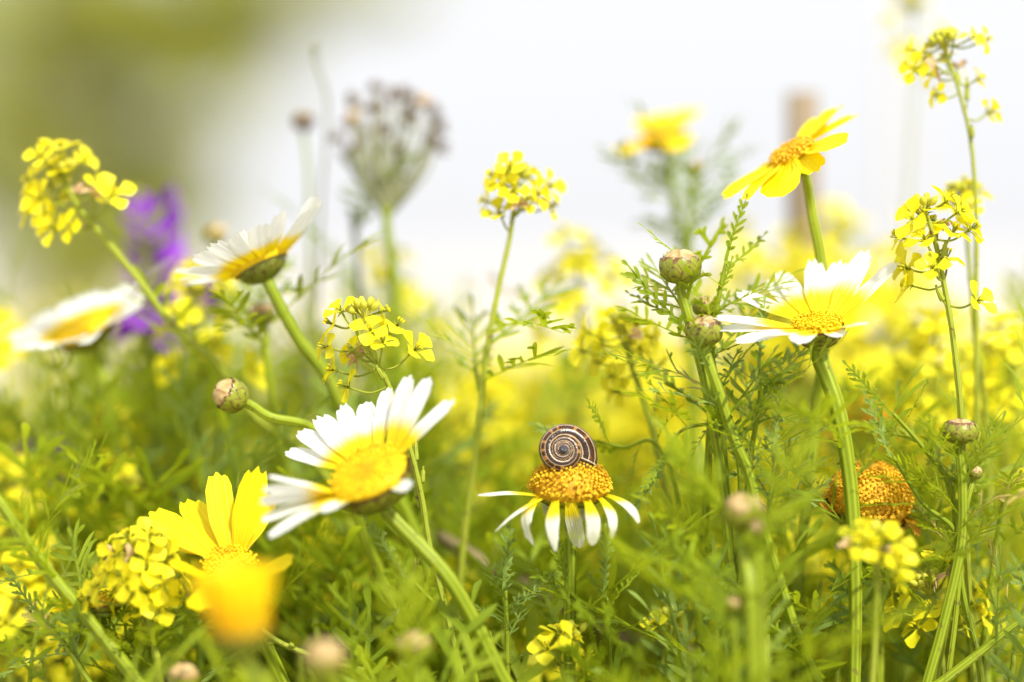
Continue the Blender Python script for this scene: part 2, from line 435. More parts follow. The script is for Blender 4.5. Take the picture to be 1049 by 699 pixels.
for key, mat in (('g', M_LEAF), ('b', M_LEAFB), ('y', M_LEAFY), ('d', M_LEAFD)):
    LEAVES[key] = [leaf_mesh('feathery_leaf', mat, 11+i, pairs=[4, 5, 5, 4, 5, 4][i], lobe=[.34, .28, .34, .26, .38, .34][i],
                             w=[.021, .020, .019, .023, .018, .024][i], sub=[1, 0, 1, 1, 1, 0][i], curl=[.12, .22, -.05, .3, .1, .18][i])[0] for i in range(6)]
    LEAVES[key+'s'] = [leaf_mesh('toothed_leaf', mat, 71+i, pairs=5+i, lobe=.17, w=.024, sub=0, curl=[.10, .2, .05][i], ang=(28, 46))[0] for i in range(3)]
LOWMB = [leaf_mesh('feathery_leaf_low', M_LEAF, 41+i, pairs=6, lobe=.32, w=.022, sub=0, curl=.2, low=True)[1] for i in range(5)]

def put_leaf(t, base, d, up, L, key='g', parent=None, q=rnd):
    me = q.choice(LEAVES['d' if q.random() < .03 else key])
    t.inst('leaf', me, frame_m(base, d, up, L), parent)
def leaf_px(t, bx, by, tx, ty, d, d2=None, key='gs', face=0.5, var=None):
    """a leaf from one sight point to another, its blade turned partly to the lens"""
    a, b = P(bx, by, d), P(tx, ty, d2 if d2 else d)
    up = DIR(rnd.uniform(-.4, .4), 0.7, face)
    me = LEAVES[key][var] if var is not None else rnd.choice(LEAVES[key])
    t.inst('leaf', me, frame_m(a, b-a, up, (b-a).length))
def leaf_stem(t, path, a, b, n_, L, key='g', q=rnd, spread=(35, 65)):
    m_ = len(path)
    ang = q.uniform(0, 6.28)
    for i in range(n_):
        u = a + (b-a)*(i+q.uniform(-.3, .3))/max(1, n_-1) if n_ > 1 else (a+b)/2
        j = max(1, min(m_-2, int(u*m_)))
        up = (path[j-1]-path[j+1]).normalized(); s = perp(up); w = up.cross(s)
        ang += 2.4 + q.uniform(-.5, .5); e = radians(q.uniform(*spread))
        d = up*cos(e) + (s*cos(ang)+w*sin(ang))*sin(e)
        put_leaf(t, path[j], d, up, L*q.uniform(.7, 1.2), key, None, q)

# ------------------------------------------------------------------ daisies
def petal(mb, base, tip, side, nrm, radial, L, W, bulge, out, cup, q, twist=0.0, tooth=0.05, narrow=0.5, taper=1.0):
    c = (base+tip)/2 + nrm*(bulge*L) + radial*(out*L)
    nv, nu = 14, 10; rows, uvs = [], []
    asym = q.uniform(-.08, .08); ph = q.uniform(-.6, .6)
    for j in range(nv+1):
        s = j/nv; row, ur = [], []
        for i in range(nu+1):
            u = -1+2*i/nu
            tm = 1 - 0.17*abs(u+asym)**2.6 - tooth*(0.5-0.5*cos(2*pi*1.5*(u+ph*0.2)))
            t = s*tm
            p = base*(1-t)**2 + c*(2*t*(1-t)) + tip*(t*t)
            tg = ((c-base)*(1-t) + (tip-c)*t).normalized()
            sd = (side - tg*side.dot(tg)).normalized()
            if twist: sd = Matrix.Rotation(twist*t, 3, tg) @ sd
            nn = sd.cross(tg)
            if nn.dot(nrm) < 0 and abs(nn.dot(nrm)) > 0.25: nn = -nn
            k = min(1, t/0.42); k = k*k*(3-2*k)
            wd = W*0.5*(narrow+(1-narrow)*k)*(1-(1-taper)*max(0, (t-.45)/.55)**1.3)
            off = cup*W*(u*u-0.3) + 0.018*W*cos(u*pi*3) + 0.05*W*noise.noise(Vector((u*1.3, t*3, ph*9)))
            row.append(p + sd*(u*wd) + nn*off); ur.append((u*.5+.5, s))
        rows.append(row); uvs.append(ur)
    mb.grid(rows, uvs)
def disc_mb(C, n, r, h, N, fr, fl, q, hole=None, flat=0.0):
    """dome of the disc and its florets laid out on a golden spiral"""
    x = perp(n); y = n.cross(x)
    dome, fls = MB(), MB()
    def pos(rho, a):
        k = sqrt(max(0, 1-rho*rho)); return C + (x*cos(a)+y*sin(a))*(r*rho) + n*(h*(k-flat))
    rows = []
    for j in range(9):
        rho = sin(pi/2*j/8); rows.append([pos(max(rho, 1e-3), 2*pi*i/24) for i in range(25)])
    rows.append([C + (x*cos(2*pi*i/24)+y*sin(2*pi*i/24))*(r*0.9) - n*(r*0.12) for i in range(25)])
    dome.grid(rows)
    for i in range(N):
        f = (i+.5)/N
        hh = h/r
        rho = sqrt(f) if hh < 0.6 else sin(pi/2*f**0.62)
        a = i*2.399963 + q.uniform(-.05, .05); rho = min(.995, rho)
        p = pos(rho, a)
        if hh > .6 and noise.noise(p*260+Vector((N, 0, 0))) > .52 or q.random() < .03: continue
        k = sqrt(max(0.0004, 1-rho*rho))
        rad = x*cos(a)+y*sin(a)
        nn = (rad*(rho/r) + n*(k/max(h, 1e-4))).normalized()
        nn = (nn + n*0.25 + Vector((q.uniform(-.28, .28), q.uniform(-.28, .28), q.uniform(-.28, .28)))).normalized()
        sx_ = perp(nn); sy_ = nn.cross(sx_)
        ln = fl*q.uniform(.65, 1.3)*(.65+.5*rho); fr_ = fr*q.uniform(.75, 1.2)*(.72+.36*rho); cv = min(1, q.random()*.7+.3*rho)
        rows = []
        for (zz, rr) in ((0, .55), (.55, .5), (.85, .95), (1.0, .75), (.86, .15)):
            rows.append([p + nn*(ln*zz) + (sx_*cos(2*pi*m/6)+sy_*sin(2*pi*m/6))*(fr_*rr) for m in range(7)])
        fls.grid(rows, [[(cv, zi/4)]*7 for zi in range(5)])
    return dome, fls
def scales_on(mb, c, ax, prof, rings, W, lift=0.10, mi=0, q=rnd):
    """overlapping bracts on a body of revolution; prof(t) -> (radius, height) from stem (0) to rim (1)"""
    x = perp(ax); y = ax.cross(x)
    for (ta, tb, n_, off) in rings:
        for i in range(n_):
            a0 = 2*pi*(i+off)/n_ + q.uniform(-.06, .06); rows, uvs = [], []
            tb_ = tb+q.uniform(-.03, .03)
            for j in range(6):
                s = j/5; t = ta+(tb_-ta)*s; rr, hh = prof(min(1.0, t))
                row, ur = [], []
                wid = (0.95 - 0.9*max(0, (s-.35)/.65)**1.5)*pi/n_*1.22
                for k in range(5):
                    u = -1+k/2
                    a = a0 + u*wid
                    e = (0.03+lift*s*s)*W*(1-0.35*u*u) + 0.012*W
                    row.append(c + ax*hh + (x*cos(a)+y*sin(a))*(rr+e)); ur.append((u*.5+.5, s))
                rows.append(row); uvs.append(ur)
            mb.grid(rows, uvs, mi)
def revolve(mb, c, ax, prof, seg=20, n_=12, mi=0):
    x = perp(ax); y = ax.cross(x); rows = []
    for j in range(n_+1):
        r, h = prof(j/n_); r = max(r, 1e-5)
        rows.append([c + ax*h + (x*cos(2*pi*i/seg)+y*sin(2*pi*i/seg))*r for i in range(seg+1)])
    mb.grid(rows, None, mi)
def involucre(t, C, n, r, depth, parent=None, mat=None):
    mb = MB()
    def prof(u): return (r*sqrt(max(0, 1-(1-u)**2))*(0.97+.03*u) + r*0.14*(1-u), -depth*(1-u)**1.15 if u < 1 else 0.0)
    c = C - n*(r*0.06)
    revolve(mb, c, n, lambda u: (prof(u)[0]*0.97, prof(u)[1]), 20, 10)
    scales_on(mb, c, n, prof, [(0.02, .42, 8, 0), (.18, .66, 9, .5), (.40, .86, 11, 0), (.58, 1.0, 11, .5)], r, .09)
    t.part('involucre', mb, mat or M_SCALE, parent)

def daisy(label, cx, cy, d, n, disc_r, disc_h, petals, L, W, stem, mat=M_WHITE, stem_r=0.0016, stem_r2=0.0015, leaves=(), key='g',
          flor=(200, .00045, .0009, M_FLORET, M_DISC), bulge=0.06, out=0.0, cup=0.10, seed=1, name='crown_daisy', cat='daisy', group=None,
          inv=True, flat=0.0, tooth=0.05, tapers=1.0, narrow=0.5, inv_mat=None, inv_depth=0.62, inv_r=.98):
    q = random.Random(seed); C = P(cx, cy, d); n = DIR(*n)
    sp = rooted(stem, seed=seed)
    sp[0] = C - n*(disc_r*(inv_depth+0.02)) if inv else sp[0]
    sp.insert(1, C - n*(disc_r*(inv_depth+0.55)))
    t = Thing(name, label, cat, sp[-1], group)
    path = stem_part(t, sp, stem_r, stem_r2, M_STEM, knob=.18, seed=seed)
    X = (RIGHT - n*RIGHT.dot(n)).normalized(); Y = n.cross(X)
    dome, fls = disc_mb(C, n, disc_r, disc_h, flor[0], flor[1], flor[2], q, None, flat)
    dk = t.part('disc', dome, flor[4])
    t.part('florets', fls, flor[3], dk)
    if inv: involucre(t, C, n, disc_r*inv_r, disc_r*inv_depth, None, inv_mat)
    if isinstance(petals, dict):
        m_ = petals['n']; e0 = petals['elev']; lst = []
        for i in range(m_):
            a = 2*pi*(i+q.uniform(-.25, .25))/m_
            rad = X*cos(a)+Y*sin(a); e = radians(e0+q.uniform(-8, 8))
            b = C + rad*(disc_r*.92)
            lst.append((b, b + (rad*cos(e)+n*sin(e))*(L*q.uniform(.9, 1.08)), rad, {}))
    else:
        lst = []
        for sp_ in petals:
            tx, ty, sg = sp_[:3]; o = sp_[3] if len(sp_) > 3 else {}
            Lp = L*o.get('l', 1.0); best = None
            for k in range(80):
                tip = P(tx, ty, d + sg*Lp*1.4*k/79)
                v = tip-C; rad = v - n*v.dot(n)
                if 'az' in o: rad = X*cos(radians(o['az']))+Y*sin(radians(o['az']))
                rad = rad.normalized() if rad.length > 1e-6 else X
                b = C + rad*(disc_r*.92)
                er = abs((tip-b).length-Lp)
                if best is None or er < best[0]: best = (er, b, tip, rad)
            lst.append((best[1], best[2], best[3], o))
    for b, tip, rad, o in lst:
        mb = MB(); side = n.cross(rad)
        petal(mb, b, tip, side, n, rad, (tip-b).length, W*o.get('w', 1.0)*q.uniform(.94, 1.06), o.get('bulge', bulge), o.get('out', out), cup*q.uniform(.6, 1.4), q,
              q.uniform(-.2, .2)+o.get('twist', 0), tooth*q.uniform(.4, 1.9), narrow, o.get('taper', tapers))
        t.part('petal', mb, o.get('mat', mat))
    for lv in leaves: leaf_stem(t, path, lv[0], lv[1], lv[2], lv[3], lv[4] if len(lv) > 4 else key, q)
    return t, path, C

def bud_parts(t, C, ax, r, h, lab=None, top=True, open_=0.72, q=rnd, mat=None):
    """a closed flower bud: scaly cup with a papery top; C is its middle"""
    mb = MB()
    def prof(u):
        a = pi*u*0.98
        return (r*sin(a)**0.8*(1-.05*u) if 0 < u < 1 else 0.0, -h*cos(a))
    c = C
    revolve(mb, c, ax, lambda u: (prof(u*open_)[0]*.97+1e-5, prof(u*open_)[1]), 22, 10)
    scales_on(mb, c, ax, prof, [(0.06, .38, 7, 0), (.20, .54, 8, .5), (.34, .66, 9, 0), (.46, open_, 9, .5)], r, .06, 0, q)
    b = t.part('bud', mb, mat or M_SCALE, None, lab)
    tb = MB(); x = perp(ax); y = ax.cross(x); rows, uvs = [], []
    for j in range(9):
        u = open_-.10 + (1-open_+.10)*j/8; rr, hh = prof(min(u, .999)); row, ur = [], []
        for i in range(25):
            a = 2*pi*i/24
            row.append(c + ax*hh*.98 + (x*cos(a)+y*sin(a))*(rr*(.975+.04*noise.noise(Vector((cos(a)*3, sin(a)*3, j*.5+r*9999)))))); ur.append((i/24, j/8))
        rows.append(row); uvs.append(ur)
    tb.grid(rows, uvs); t.part('bud_tip', tb, M_BUDTOP, b)
    return b
def bud_plant(label, cx, cy, d, ax, r, h, stem, stem_r=.0011, leaves=(), key='g', seed=1, name='daisy_bud', group=None, open_=.72, mat=None):
    q = random.Random(seed); ax = DIR(*ax); C = P(cx, cy, d)
    sp = rooted(stem, seed=seed); sp[0] = C - ax*h*.93
    sp.insert(1, C - ax*h*1.5)
    t = Thing(name, label, 'flower bud', sp[-1], group)
    path = stem_part(t, sp, stem_r, stem_r*1.15, M_STEM, seed=seed)
    bud_parts(t, C, ax, r, h, None, True, open_, q, mat)
    for lv in leaves: leaf_stem(t, path, lv[0], lv[1], lv[2], lv[3], lv[4] if len(lv) > 4 else key, q)
    return t, path

# ------------------------------------------------------------------ mustard
def mustard_flower_mb(mb, C, n, R, q, mi_p=0, mi_s=1, full=True, spin=None):
    x = perp(n); y = n.cross(x); a0 = q.uniform(0, 6.28) if spin is None else spin
    openness = q.uniform(-.1, .55)
    for k in range(4):
        a = a0 + pi/2*k + q.uniform(-.22, .22)
        rad = x*cos(a)+y*sin(a); side = n.cross(rad); rows, uvs = [], []
        cv = q.uniform(.0, .35); Lp = R*q.uniform(.88, 1.08); nv, nu = (8, 6) if full else (4, 2)
        e = openness + q.uniform(-.15, .15)
        for j in range(nv+1):
            s = j/nv; row, ur = [], []
            for i in range(nu+1):
                u = -1+2*i/nu
                tm = 1-.40*abs(u)**2.2
                t = s*tm
                k2 = max(0.0, min(1, (t-.15)/.5)); k2 = k2*k2*(3-2*k2)
                wd = R*(.08+.37*k2)*(1-.25*max(0, t-.75)/.25)
                lft = e*t - cv*1.4*max(0, t-.35)**1.4 + .16*(u*u)*t + .03*sin(u*7+k)*t
                row.append(C + rad*(Lp*(.06+t*.94)) + side*(u*wd) + n*(Lp*(lft+.10))); ur.append((u*.5+.5, s))
            rows.append(row); uvs.append(ur)
        mb.grid(rows, uvs, mi_p)
    if full:
        for k in range(6):       # stamens and pistil
            a = k*1.05 + a0; rad = x*cos(a)+y*sin(a); r1 = R*(.16 if k else .0)
            tube(mb, [C + n*(R*.02), C + n*(R*.28)+rad*r1*.6, C + n*(R*.46)+rad*r1], [R*.022]*3, 5, 0, True, mi_s)
            blob(mb, C + n*(R*.48)+rad*r1, n, R*.05, R*.09, 6, 4, mi_p)
        for k in range(4):       # sepals
            a = a0 + pi/4 + pi/2*k; rad = x*cos(a)+y*sin(a)
            strip(mb, [C - n*(R*.06), C + rad*(R*.22)+n*(R*.02), C + rad*(R*.48)+n*(R*.05)], [R*.07, R*.085, R*.01], n, .2, mi_s)
def pedicel(mb, a, b, ta, r=.00028, mi=0):
    m = (a+b)/2 + ta*((b-a).length*.15)
    tube(mb, catmull([a, m, b], 5), r, 6, 0, True, mi)
def mustard(label, stem, flowers, buds=None, R=.0052, seed=1, stem_r=.0008, d=None, leaves=(), pods=(), key='g', group=None, name='wild_mustard',
            auto=0, span=.022, bud_n=9, bud_r=.0009, knob=.5):
    """a raceme: stem points from the top down, a flower at each sight point given and some more laid out by the golden angle"""
    q = random.Random(seed*17+3); sp = rooted(stem, seed=seed)
    t = Thing(name, label, 'wild flower', sp[-1], group)
    path = stem_part(t, sp, stem_r*.6, stem_r*1.05, M_MSTEM, 'stem', .03, 10, 10, knob, seed)
    dd = stem[0][2]; top = path[0]; axis = (path[0]-path[3]).normalized()
    def attach(fp):
        best = min(range(len(path)), key=lambda j: abs((path[j]-fp).length-(.0055 if j else .006)) + (0 if path[j].z <= fp.z+.001 else .01))
        return path[best]
    spots = []
    for f in flowers:
        spots.append((P(f[0], f[1], dd + (f[2] if len(f) > 2 else q.uniform(-.006, .006))), None))
    for i in range(auto):
        f = i/max(1, auto-1); a = i*2.4 + seed; e = radians(70-75*f+q.uniform(-10, 10))
        s = perp(axis); w = axis.cross(s); b = top - axis*(span*f)
        spots.append((b + (axis*sin(e)+(s*cos(a)+w*sin(a))*cos(e))*(.008+.003*f)*q.uniform(.8, 1.15), b))
    for fp, b in spots:
        b = b or attach(fp)
        dr = fp-b
        if dr.length < 1e-5: dr = axis*.001
        n = (dr.normalized()*1.0 + Vector((0, 0, .35)) - FWD*q.uniform(.1, .7) + Vector((q.uniform(-.25, .25), q.uniform(-.25, .25), q.uniform(-.2, .2)))).normalized()
        mb = MB(); mustard_flower_mb(mb, fp, n, R*q.uniform(.88, 1.1), q)
        fo = t.part('flower', mb, [M_MUST, M_MSTEM])
        pb = MB(); pedicel(pb, b, fp - n*(R*.05), axis*-1 if q.random() < .3 else Vector((0, 0, -1))); t.part('pedicel', pb, M_MSTEM, fo)
    for k in range(2 if len(flowers) > 5 else 0):
        i = 4+int(q.uniform(.02, .16)*len(path)); a = q.uniform(0, 6.28); up = (path[i-1]-path[i+1]).normalized(); sp_ = perp(up); w_ = up.cross(sp_)
        dr = (up*.7+(sp_*cos(a)+w_*sin(a))).normalized(); fp = path[i]+dr*.006; mb = MB()
        for m_ in range(4):
            e_ = (dr + Vector((q.gauss(0, .5), q.gauss(0, .5), q.gauss(0, .4)-.3))).normalized()
            strip(mb, [fp, fp+e_*.0014, fp+e_*.0030+Vector((0, 0, -.0004)), fp+e_*.0038+Vector((0, 0, -.001))], [.0003, .0007, .0006, .0001], perp(e_), .5)
        fo = t.part('wilted_flower', mb, M_TAN); pb = MB(); pedicel(pb, path[i], fp, up*-1); t.part('pedicel', pb, M_MSTEM, fo)
    if bud_n:
        bc = P(buds[0], buds[1], dd) if buds else top + axis*.001
        mb = MB()
        for i in range(bud_n):
            a = i*2.4; f = sqrt((i+.5)/bud_n); s = perp(axis); w = axis.cross(s)
            p = bc + (s*cos(a)+w*sin(a))*(.0036*f) + axis*(.0022*(1-f*f))
            dr = (p-bc+axis*.002).normalized()
            blob(mb, p, dr, bud_r, bud_r*1.55, 7, 5, 0)
            pedicel(mb, bc - axis*.003, p - dr*bud_r, axis, .00022)
        t.part('bud_cluster', mb, M_BUDG)
    for j in pods:      # seed pods along the stalk below the flowers
        i = max(2, min(len(path)-3, int(j*len(path)))); up = (path[i-1]-path[i+1]).normalized()
        a = q.uniform(0, 6.28); s = perp(up); w = up.cross(s); e = q.uniform(.35, .9)
        dr = (up*cos(e)+(s*cos(a)+w*sin(a))*sin(e)).normalized(); p = path[i]; L = q.uniform(.003, .006)
        mb = MB(); tube(mb, catmull([p, p+dr*L*.5+up*L*.1, p+dr*L*.6+up*L*.15, p+dr*L+up*L*.4, p+dr*L*1.15+up*L*.6], 3),
                        [.00022]*5+[.0006, .0007, .0007, .0006, .0006]+[.0003]*3, 6, 0); t.part('pod', mb, M_MSTEM)
    for lv in leaves: leaf_stem(t, path, lv[0], lv[1], lv[2], lv[3], lv[4] if len(lv) > 4 else key, q)
    return t, path
M_BUDG = mat_green('yellow_green_bud', (0.32, 0.36, 0.03), (0.58, 0.54, 0.05), (0.5, 0.5, 0.05), .1, .5, 700)
# ------------------------------------------------------------------ the setting: ground, hills, tree
g = MB()
def gz(x, y):
    r = sqrt(x*x+y*y); return 0.02*noise.noise(Vector((x*.9, y*.9, 0)))*min(1, r/4)*min(1, max(0, (r-2.5)))
rows = []
ring = [0, .3, .6, 1, 1.6, 2.4, 3.4, 5, 7, 10, 15, 24, 40, 80, 200, 600, 2000]
for r in ring:
    rows.append([Vector((r*cos(2*pi*i/48)+1e-5*cos(i), r*sin(2*pi*i/48), gz(r*cos(2*pi*i/48), r*sin(2*pi*i/48)))) for i in range(49)])
g.grid(rows)
go = bpy.data.objects.new('ground', g.mesh('ground', M_GROUND)); COL.objects.link(go); go['kind'] = 'structure'
hb = MB(); rows = []
for i in range(61):
    x = -900+30*i; h = 9+7*noise.noise(Vector((x*.006, 3, 0)))+3*noise.noise(Vector((x*.03, 9, 0)))
    rows.append([Vector((x, 1200+90*cos(pi*k/8)*-1, max(-1, h*sin(pi*k/8)-.5))) for k in range(9)])
hb.grid(rows)
ho = bpy.data.objects.new('hills', hb.mesh('hills', M_HILL)); COL.objects.link(ho); ho['kind'] = 'structure'

def tree(label, base, height, blobs, seed, leaf_n, leaf=.06, trunk_r=.13, lean=(0, 0), mat=M_OLIVE, name='olive_tree'):
    q = random.Random(seed); t = Thing(name, label, 'tree', base)
    top = base + Vector((lean[0], lean[1], height*.6))
    mb = MB(); tr = catmull([base, base+Vector((.05, 0, height*.2)), base+Vector((lean[0]*.5-.06, lean[1]*.5, height*.4)), top], 6)
    tube(mb, tr, [trunk_r*(1-.6*i/(len(tr)-1)) for i in range(len(tr))], 12, .06); t.part('trunk', mb, M_BARK)
    lb = MB(); cb = MB()
    for (c, R, w) in blobs:
        c = base + Vector(c)
        j = q.randrange(len(tr)//2, len(tr)); s = tr[j]
        pth = catmull([s, (s+c)/2+Vector((0, 0, .12)), c, c+(c-s)*.25], 5)
        tube(lb, pth, [trunk_r*.32*(1-.85*i/(len(pth)-1)) for i in range(len(pth))], 7)
        for _ in range(5):
            e = c + Vector((q.gauss(0, 1), q.gauss(0, 1), q.gauss(0, .8))).normalized()*R*.85
            tube(lb, [pth[-6], (pth[-6]+e)/2+Vector((0, 0, .04)), e], [.014, .009, .004], 5)
        cnt = int(leaf_n*w); n_cl = max(6, cnt//40)
        cl_ = []
        for _ in range(n_cl):
            v = Vector((q.gauss(0, 1), q.gauss(0, 1), q.gauss(0, 1))).normalized()*R*(q.random()**.45)
            cl_.append(c + Vector((v.x, v.y, v.z*.8)))
        for _ in range(cnt):
            p = q.choice(cl_) + Vector((q.gauss(0, .10), q.gauss(0, .10), q.gauss(0, .08)))*R
            d = Vector((q.gauss(0, 1), q.gauss(0, 1), q.gauss(0, .7)-.2)).normalized(); nn = perp(d)
            l = leaf*q.uniform(.6, 1.3)
            a, b, c2, d2 = p, p+d*l*.5+nn*l*.17, p+d*l, p+d*l*.5-nn*l*.17
            ids = [cb.vert(z) for z in (a, b, c2, d2)]; cb.face(ids)
    t.part('limbs', lb, M_BARK); t.part('crown', cb, mat); return t
# tree at the upper left, about eight metres off
tb_ = P(60, 349, 8.0); tb_.z = 0
tree('olive green leafy tree filling the blurred upper left corner', Vector((tb_.x, tb_.y, 0)), 2.6,
     [((-.10, .1, 1.12), .30, 1.1), ((.20, 0, 1.18), .24, 1.1), ((.46, .1, 1.23), .20, 1.1), ((.74, 0, 1.27), .12, .5), ((-.16, 0, .76), .27, 1.1), ((.12, .1, .76), .20, 1.0), ((.34, 0, 1.00), .15, .45),
      ((.00, 0, .45), .24, 1.2), ((.20, .1, .50), .14, .8), ((.92, .1, 1.26), .08, .2), ((.33, .1, .74), .15, .7), ((.36, .0, .56), .10, .4), ((.56, .0, 1.02), .10, .25), ((-.5, 0, 1.0), .4, .9), ((.1, .2, 1.6), .45, .9)], 5, 1800, .07, .05)

# wooden stake behind the top right daisy and thin canes
def stake(label, px, top_py, d, r, mat, name, cat, lean=0.0, taper=.9):
    a = P(px, top_py, d); b = Vector((a.x+lean, a.y, 0)); t = Thing(name, label, cat, b)
    mb = MB(); pth = catmull([b, (a+b)/2+Vector((.001, 0, 0)), a], 8)
    tube(mb, pth, [r*(1-(1-taper)*i/(len(pth)-1))*(1+.06*noise.noise(Vector((i*.8, px, 0)))) for i in range(len(pth))], 14, .02); s = t.part('shaft', mb, mat)
    return t
stake('brown wooden stake standing blurred behind the tilted yellow daisy', 822, 95, .87, .0052, M_WOOD, 'garden_stake', 'stake', 0.004)
stake('pale thin cane rising behind the tall mustard at the right', 914, -40, 1.25, .0022, M_CANE, 'garden_cane', 'cane', -.002)
stake('thinner pale cane close beside the other cane', 934, -30, 1.3, .0014, M_CANE, 'garden_cane', 'cane', .004)

# ------------------------------------------------------------------ main daisies
# the wilting daisy with the snail
d1, path1, C1 = daisy('wilting daisy with drooping white petals carrying the snail', 584, 504, .667, (0, .985, .17), .0088, .0078,
    [(489, 508, -1, {'w': .95, 'out': .10, 'bulge': .10, 'l': .95}), (506, 547, -1, {'w': .75, 'out': .12, 'bulge': .10, 'twist': .5}),
     (548, 560, -1, {'w': 1.05, 'az': 205, 'out': .33, 'bulge': .10}), (570, 566, -1, {'w': .9, 'taper': .35, 'az': 245, 'out': .30, 'bulge': .10}),
     (594, 563, -1, {'w': 1.15, 'az': 268, 'out': .28, 'bulge': .10}), (606, 559, -1, {'w': 1.0, 'az': 298, 'out': .28, 'bulge': .10}),
     (625, 553, -1, {'w': .95, 'taper': .75, 'az': 325, 'out': .28, 'bulge': .12}), (653, 537, -1, {'w': .95, 'taper': .8, 'az': 345, 'out': .22, 'bulge': .13}),
     (594, 537, 1, {'w': .7, 'l': .7, 'az': 60, 'out': .3}), (560, 530, 1, {'w': .6, 'l': .6, 'az': 120, 'out': .25})],
    .0165, .0035, [(583, 520, .667), (584, 560, .668), (584, 620, .669), (583, 699, .67)], M_CREAM, .00135, .0015,
    flor=(520, .00040, .0011, M_FLORETG, M_DISC), cup=-.08, seed=3, tooth=.03, narrow=.6, tapers=.85, inv_depth=.35, inv_r=.84, leaves=[(.5, .6, 3, .04)])
# the large white and yellow daisy at the right
daisy('large white daisy with yellow centre opening wide at the right', 838, 332, .666, (-.08, .93, .36), .0058, .0010,
    [(754, 299, 1, {'w': .95}), (785, 286, 1, {'w': 1.0}), (798, 277, 1, {'w': 1.0}), (834, 264, 1, {'w': 1.0}), (862, 266, 1, {'w': 1.0}), (890, 256, 1, {'w': 1.15, 'l': 1.1}),
     (921, 268, 1, {'w': 1.0, 'l': 1.12}), (729, 326, -1, {'w': 1.05, 'l': 1.15}), (732, 338, -1, {'w': .9, 'l': 1.1}), (752, 351, -1, {'w': .95, 'l': 1.0}),
     (816, 352, -1, {'w': 1.0, 'l': .85, 'out': .12, 'bulge': .12}), (887, 332, -1, {'w': .8, 'l': .9, 'out': .1, 'bulge': .08}), (862, 345, -1, {'w': .8, 'l': .7, 'out': .15, 'bulge': .1}),
     (780, 343, -1, {'w': .8, 'l': .8})],
    .0180, .0055, [(846, 362, .666), (858, 420, .666), (870, 490, .667), (875, 560, .667), (876, 640, .668), (875, 699, .668)], M_WHITEY, .0021, .0014,
    flor=(180, .0004, .0009, M_FLORET, M_DISCY), cup=.07, tapers=.8, seed=5, bulge=.02, tooth=.06, inv_depth=.95, leaves=[(.30, .5, 4, .035)])
# the white daisy left of centre, closer than the plane of focus
daisy('softly blurred white daisy left of the snail, facing up', 378, 486, .636, (-.36, .78, .52), .0092, .0030,
    [(292, 462, 1), (324, 425, 1), (375, 411, 1), (420, 383, 1), (441, 386, 1), (467, 407, 1), (274, 489, -1), (264, 516, -1), (274, 552, -1, {'l': 1.08}),
     (371, 514, -1, {'l': .5, 'out': .1, 'bulge': .15}), (305, 441, 1, {'w': .9}), (349, 414, 1, {'w': .9}), (398, 396, 1, {'w': .9}), (268, 502, -1, {'w': .8}), (268, 534, -1, {'w': .9}), (420, 500, -1, {'l': .7, 'w': .8, 'out': .1}), (330, 525, -1, {'l': .7, 'w': .8})],
    .0182, .0049, [(400, 516, .637), (452, 583, .640), (482, 630, .642), (512, 690, .645)], M_WHITE, .0017, .0019,
    flor=(220, .0004, .0008, M_FLORET, M_DISCY), cup=.10, seed=8, bulge=.05, inv_depth=.8)
# the tilted white daisy at the upper left, seen from the side
daisy('tilted white daisy seen from the side under its petals, upper left', 266, 270, .70, (-.44, .89, -.12), .0078, .0020,
    {'n': 19, 'elev': 24}, .0150, .0060, [(280, 300, .70), (305, 345, .70), (335, 385, .702), (365, 450, .705)], M_WHITE, .0014, .0016,
    flor=(120, .0004, .0008, M_FLORET, M_DISCY), cup=.1, seed=13, bulge=-.05, inv_r=.74, inv_mat=M_SCALED, inv_depth=.55, leaves=[])
# far left blurred white daisy
daisy('heavily blurred white daisy at the left edge', 86, 338, .745, (-.35, .86, .35), .0074, .0025,
    {'n': 16, 'elev': 16},
    .0125, .0066, [(98, 362, .745), (108, 400, .746), (120, 470, .748)], M_WHITE, .0016, .0017, flor=(120, .0004, .0008, M_FLORET, M_DISCY), seed=17, leaves=[])
# tilted yellow daisy, top right
daisy('tilted yellow daisy with orange centre against the white sky', 812, 158, .690, (-.50, .83, .26), .0054, .0018,
    [(740, 204, -1, {'l': 1.0}), (763, 206, -1, {'l': 1.0}), (798, 202, -1, {'l': .95, 'w': 1.3}), (879, 117, 1, {'l': 1.0}), (862, 107, 1), (866, 146, -1, {'w': 1.1, 'l': .95}), (838, 176, -1, {'l': .7, 'out': .08}),
     (845, 118, 1, {'l': .9}), (775, 190, 1, {'l': .8}), (752, 196, 1, {'l': 1.0, 'w': .8})],
    .0156, .0076, [(822, 182, .69), (833, 225, .69), (840, 262, .691), (846, 330, .693), (836, 420, .70), (828, 500, .70)], M_YELLOW, .0011, .0014,
    flor=(200, .0004, .0010, M_FLORETO, M_DISCY), seed=19, bulge=.05, cup=.12, inv_depth=.75, tooth=.08)
daisy('heavily blurred yellow daisy against the white sky, higher and further back', 678, 141, .79, (-.25, .90, .3), .0056, .0018,
    [(637, 158, -1), (664, 118, 1), (711, 111, 1), (702, 151, -1, {'l': .8}), (648, 148, 1)],
    .0136, .0092, [(680, 156, .79), (690, 200, .79), (702, 260, .79), (706, 340, .79)], M_GOLD, .0009, .0013,
    flor=(120, .0004, .0009, M_FLORETO, M_DISCY), seed=23, leaves=[(.28, .45, 6, .026, 'b')])
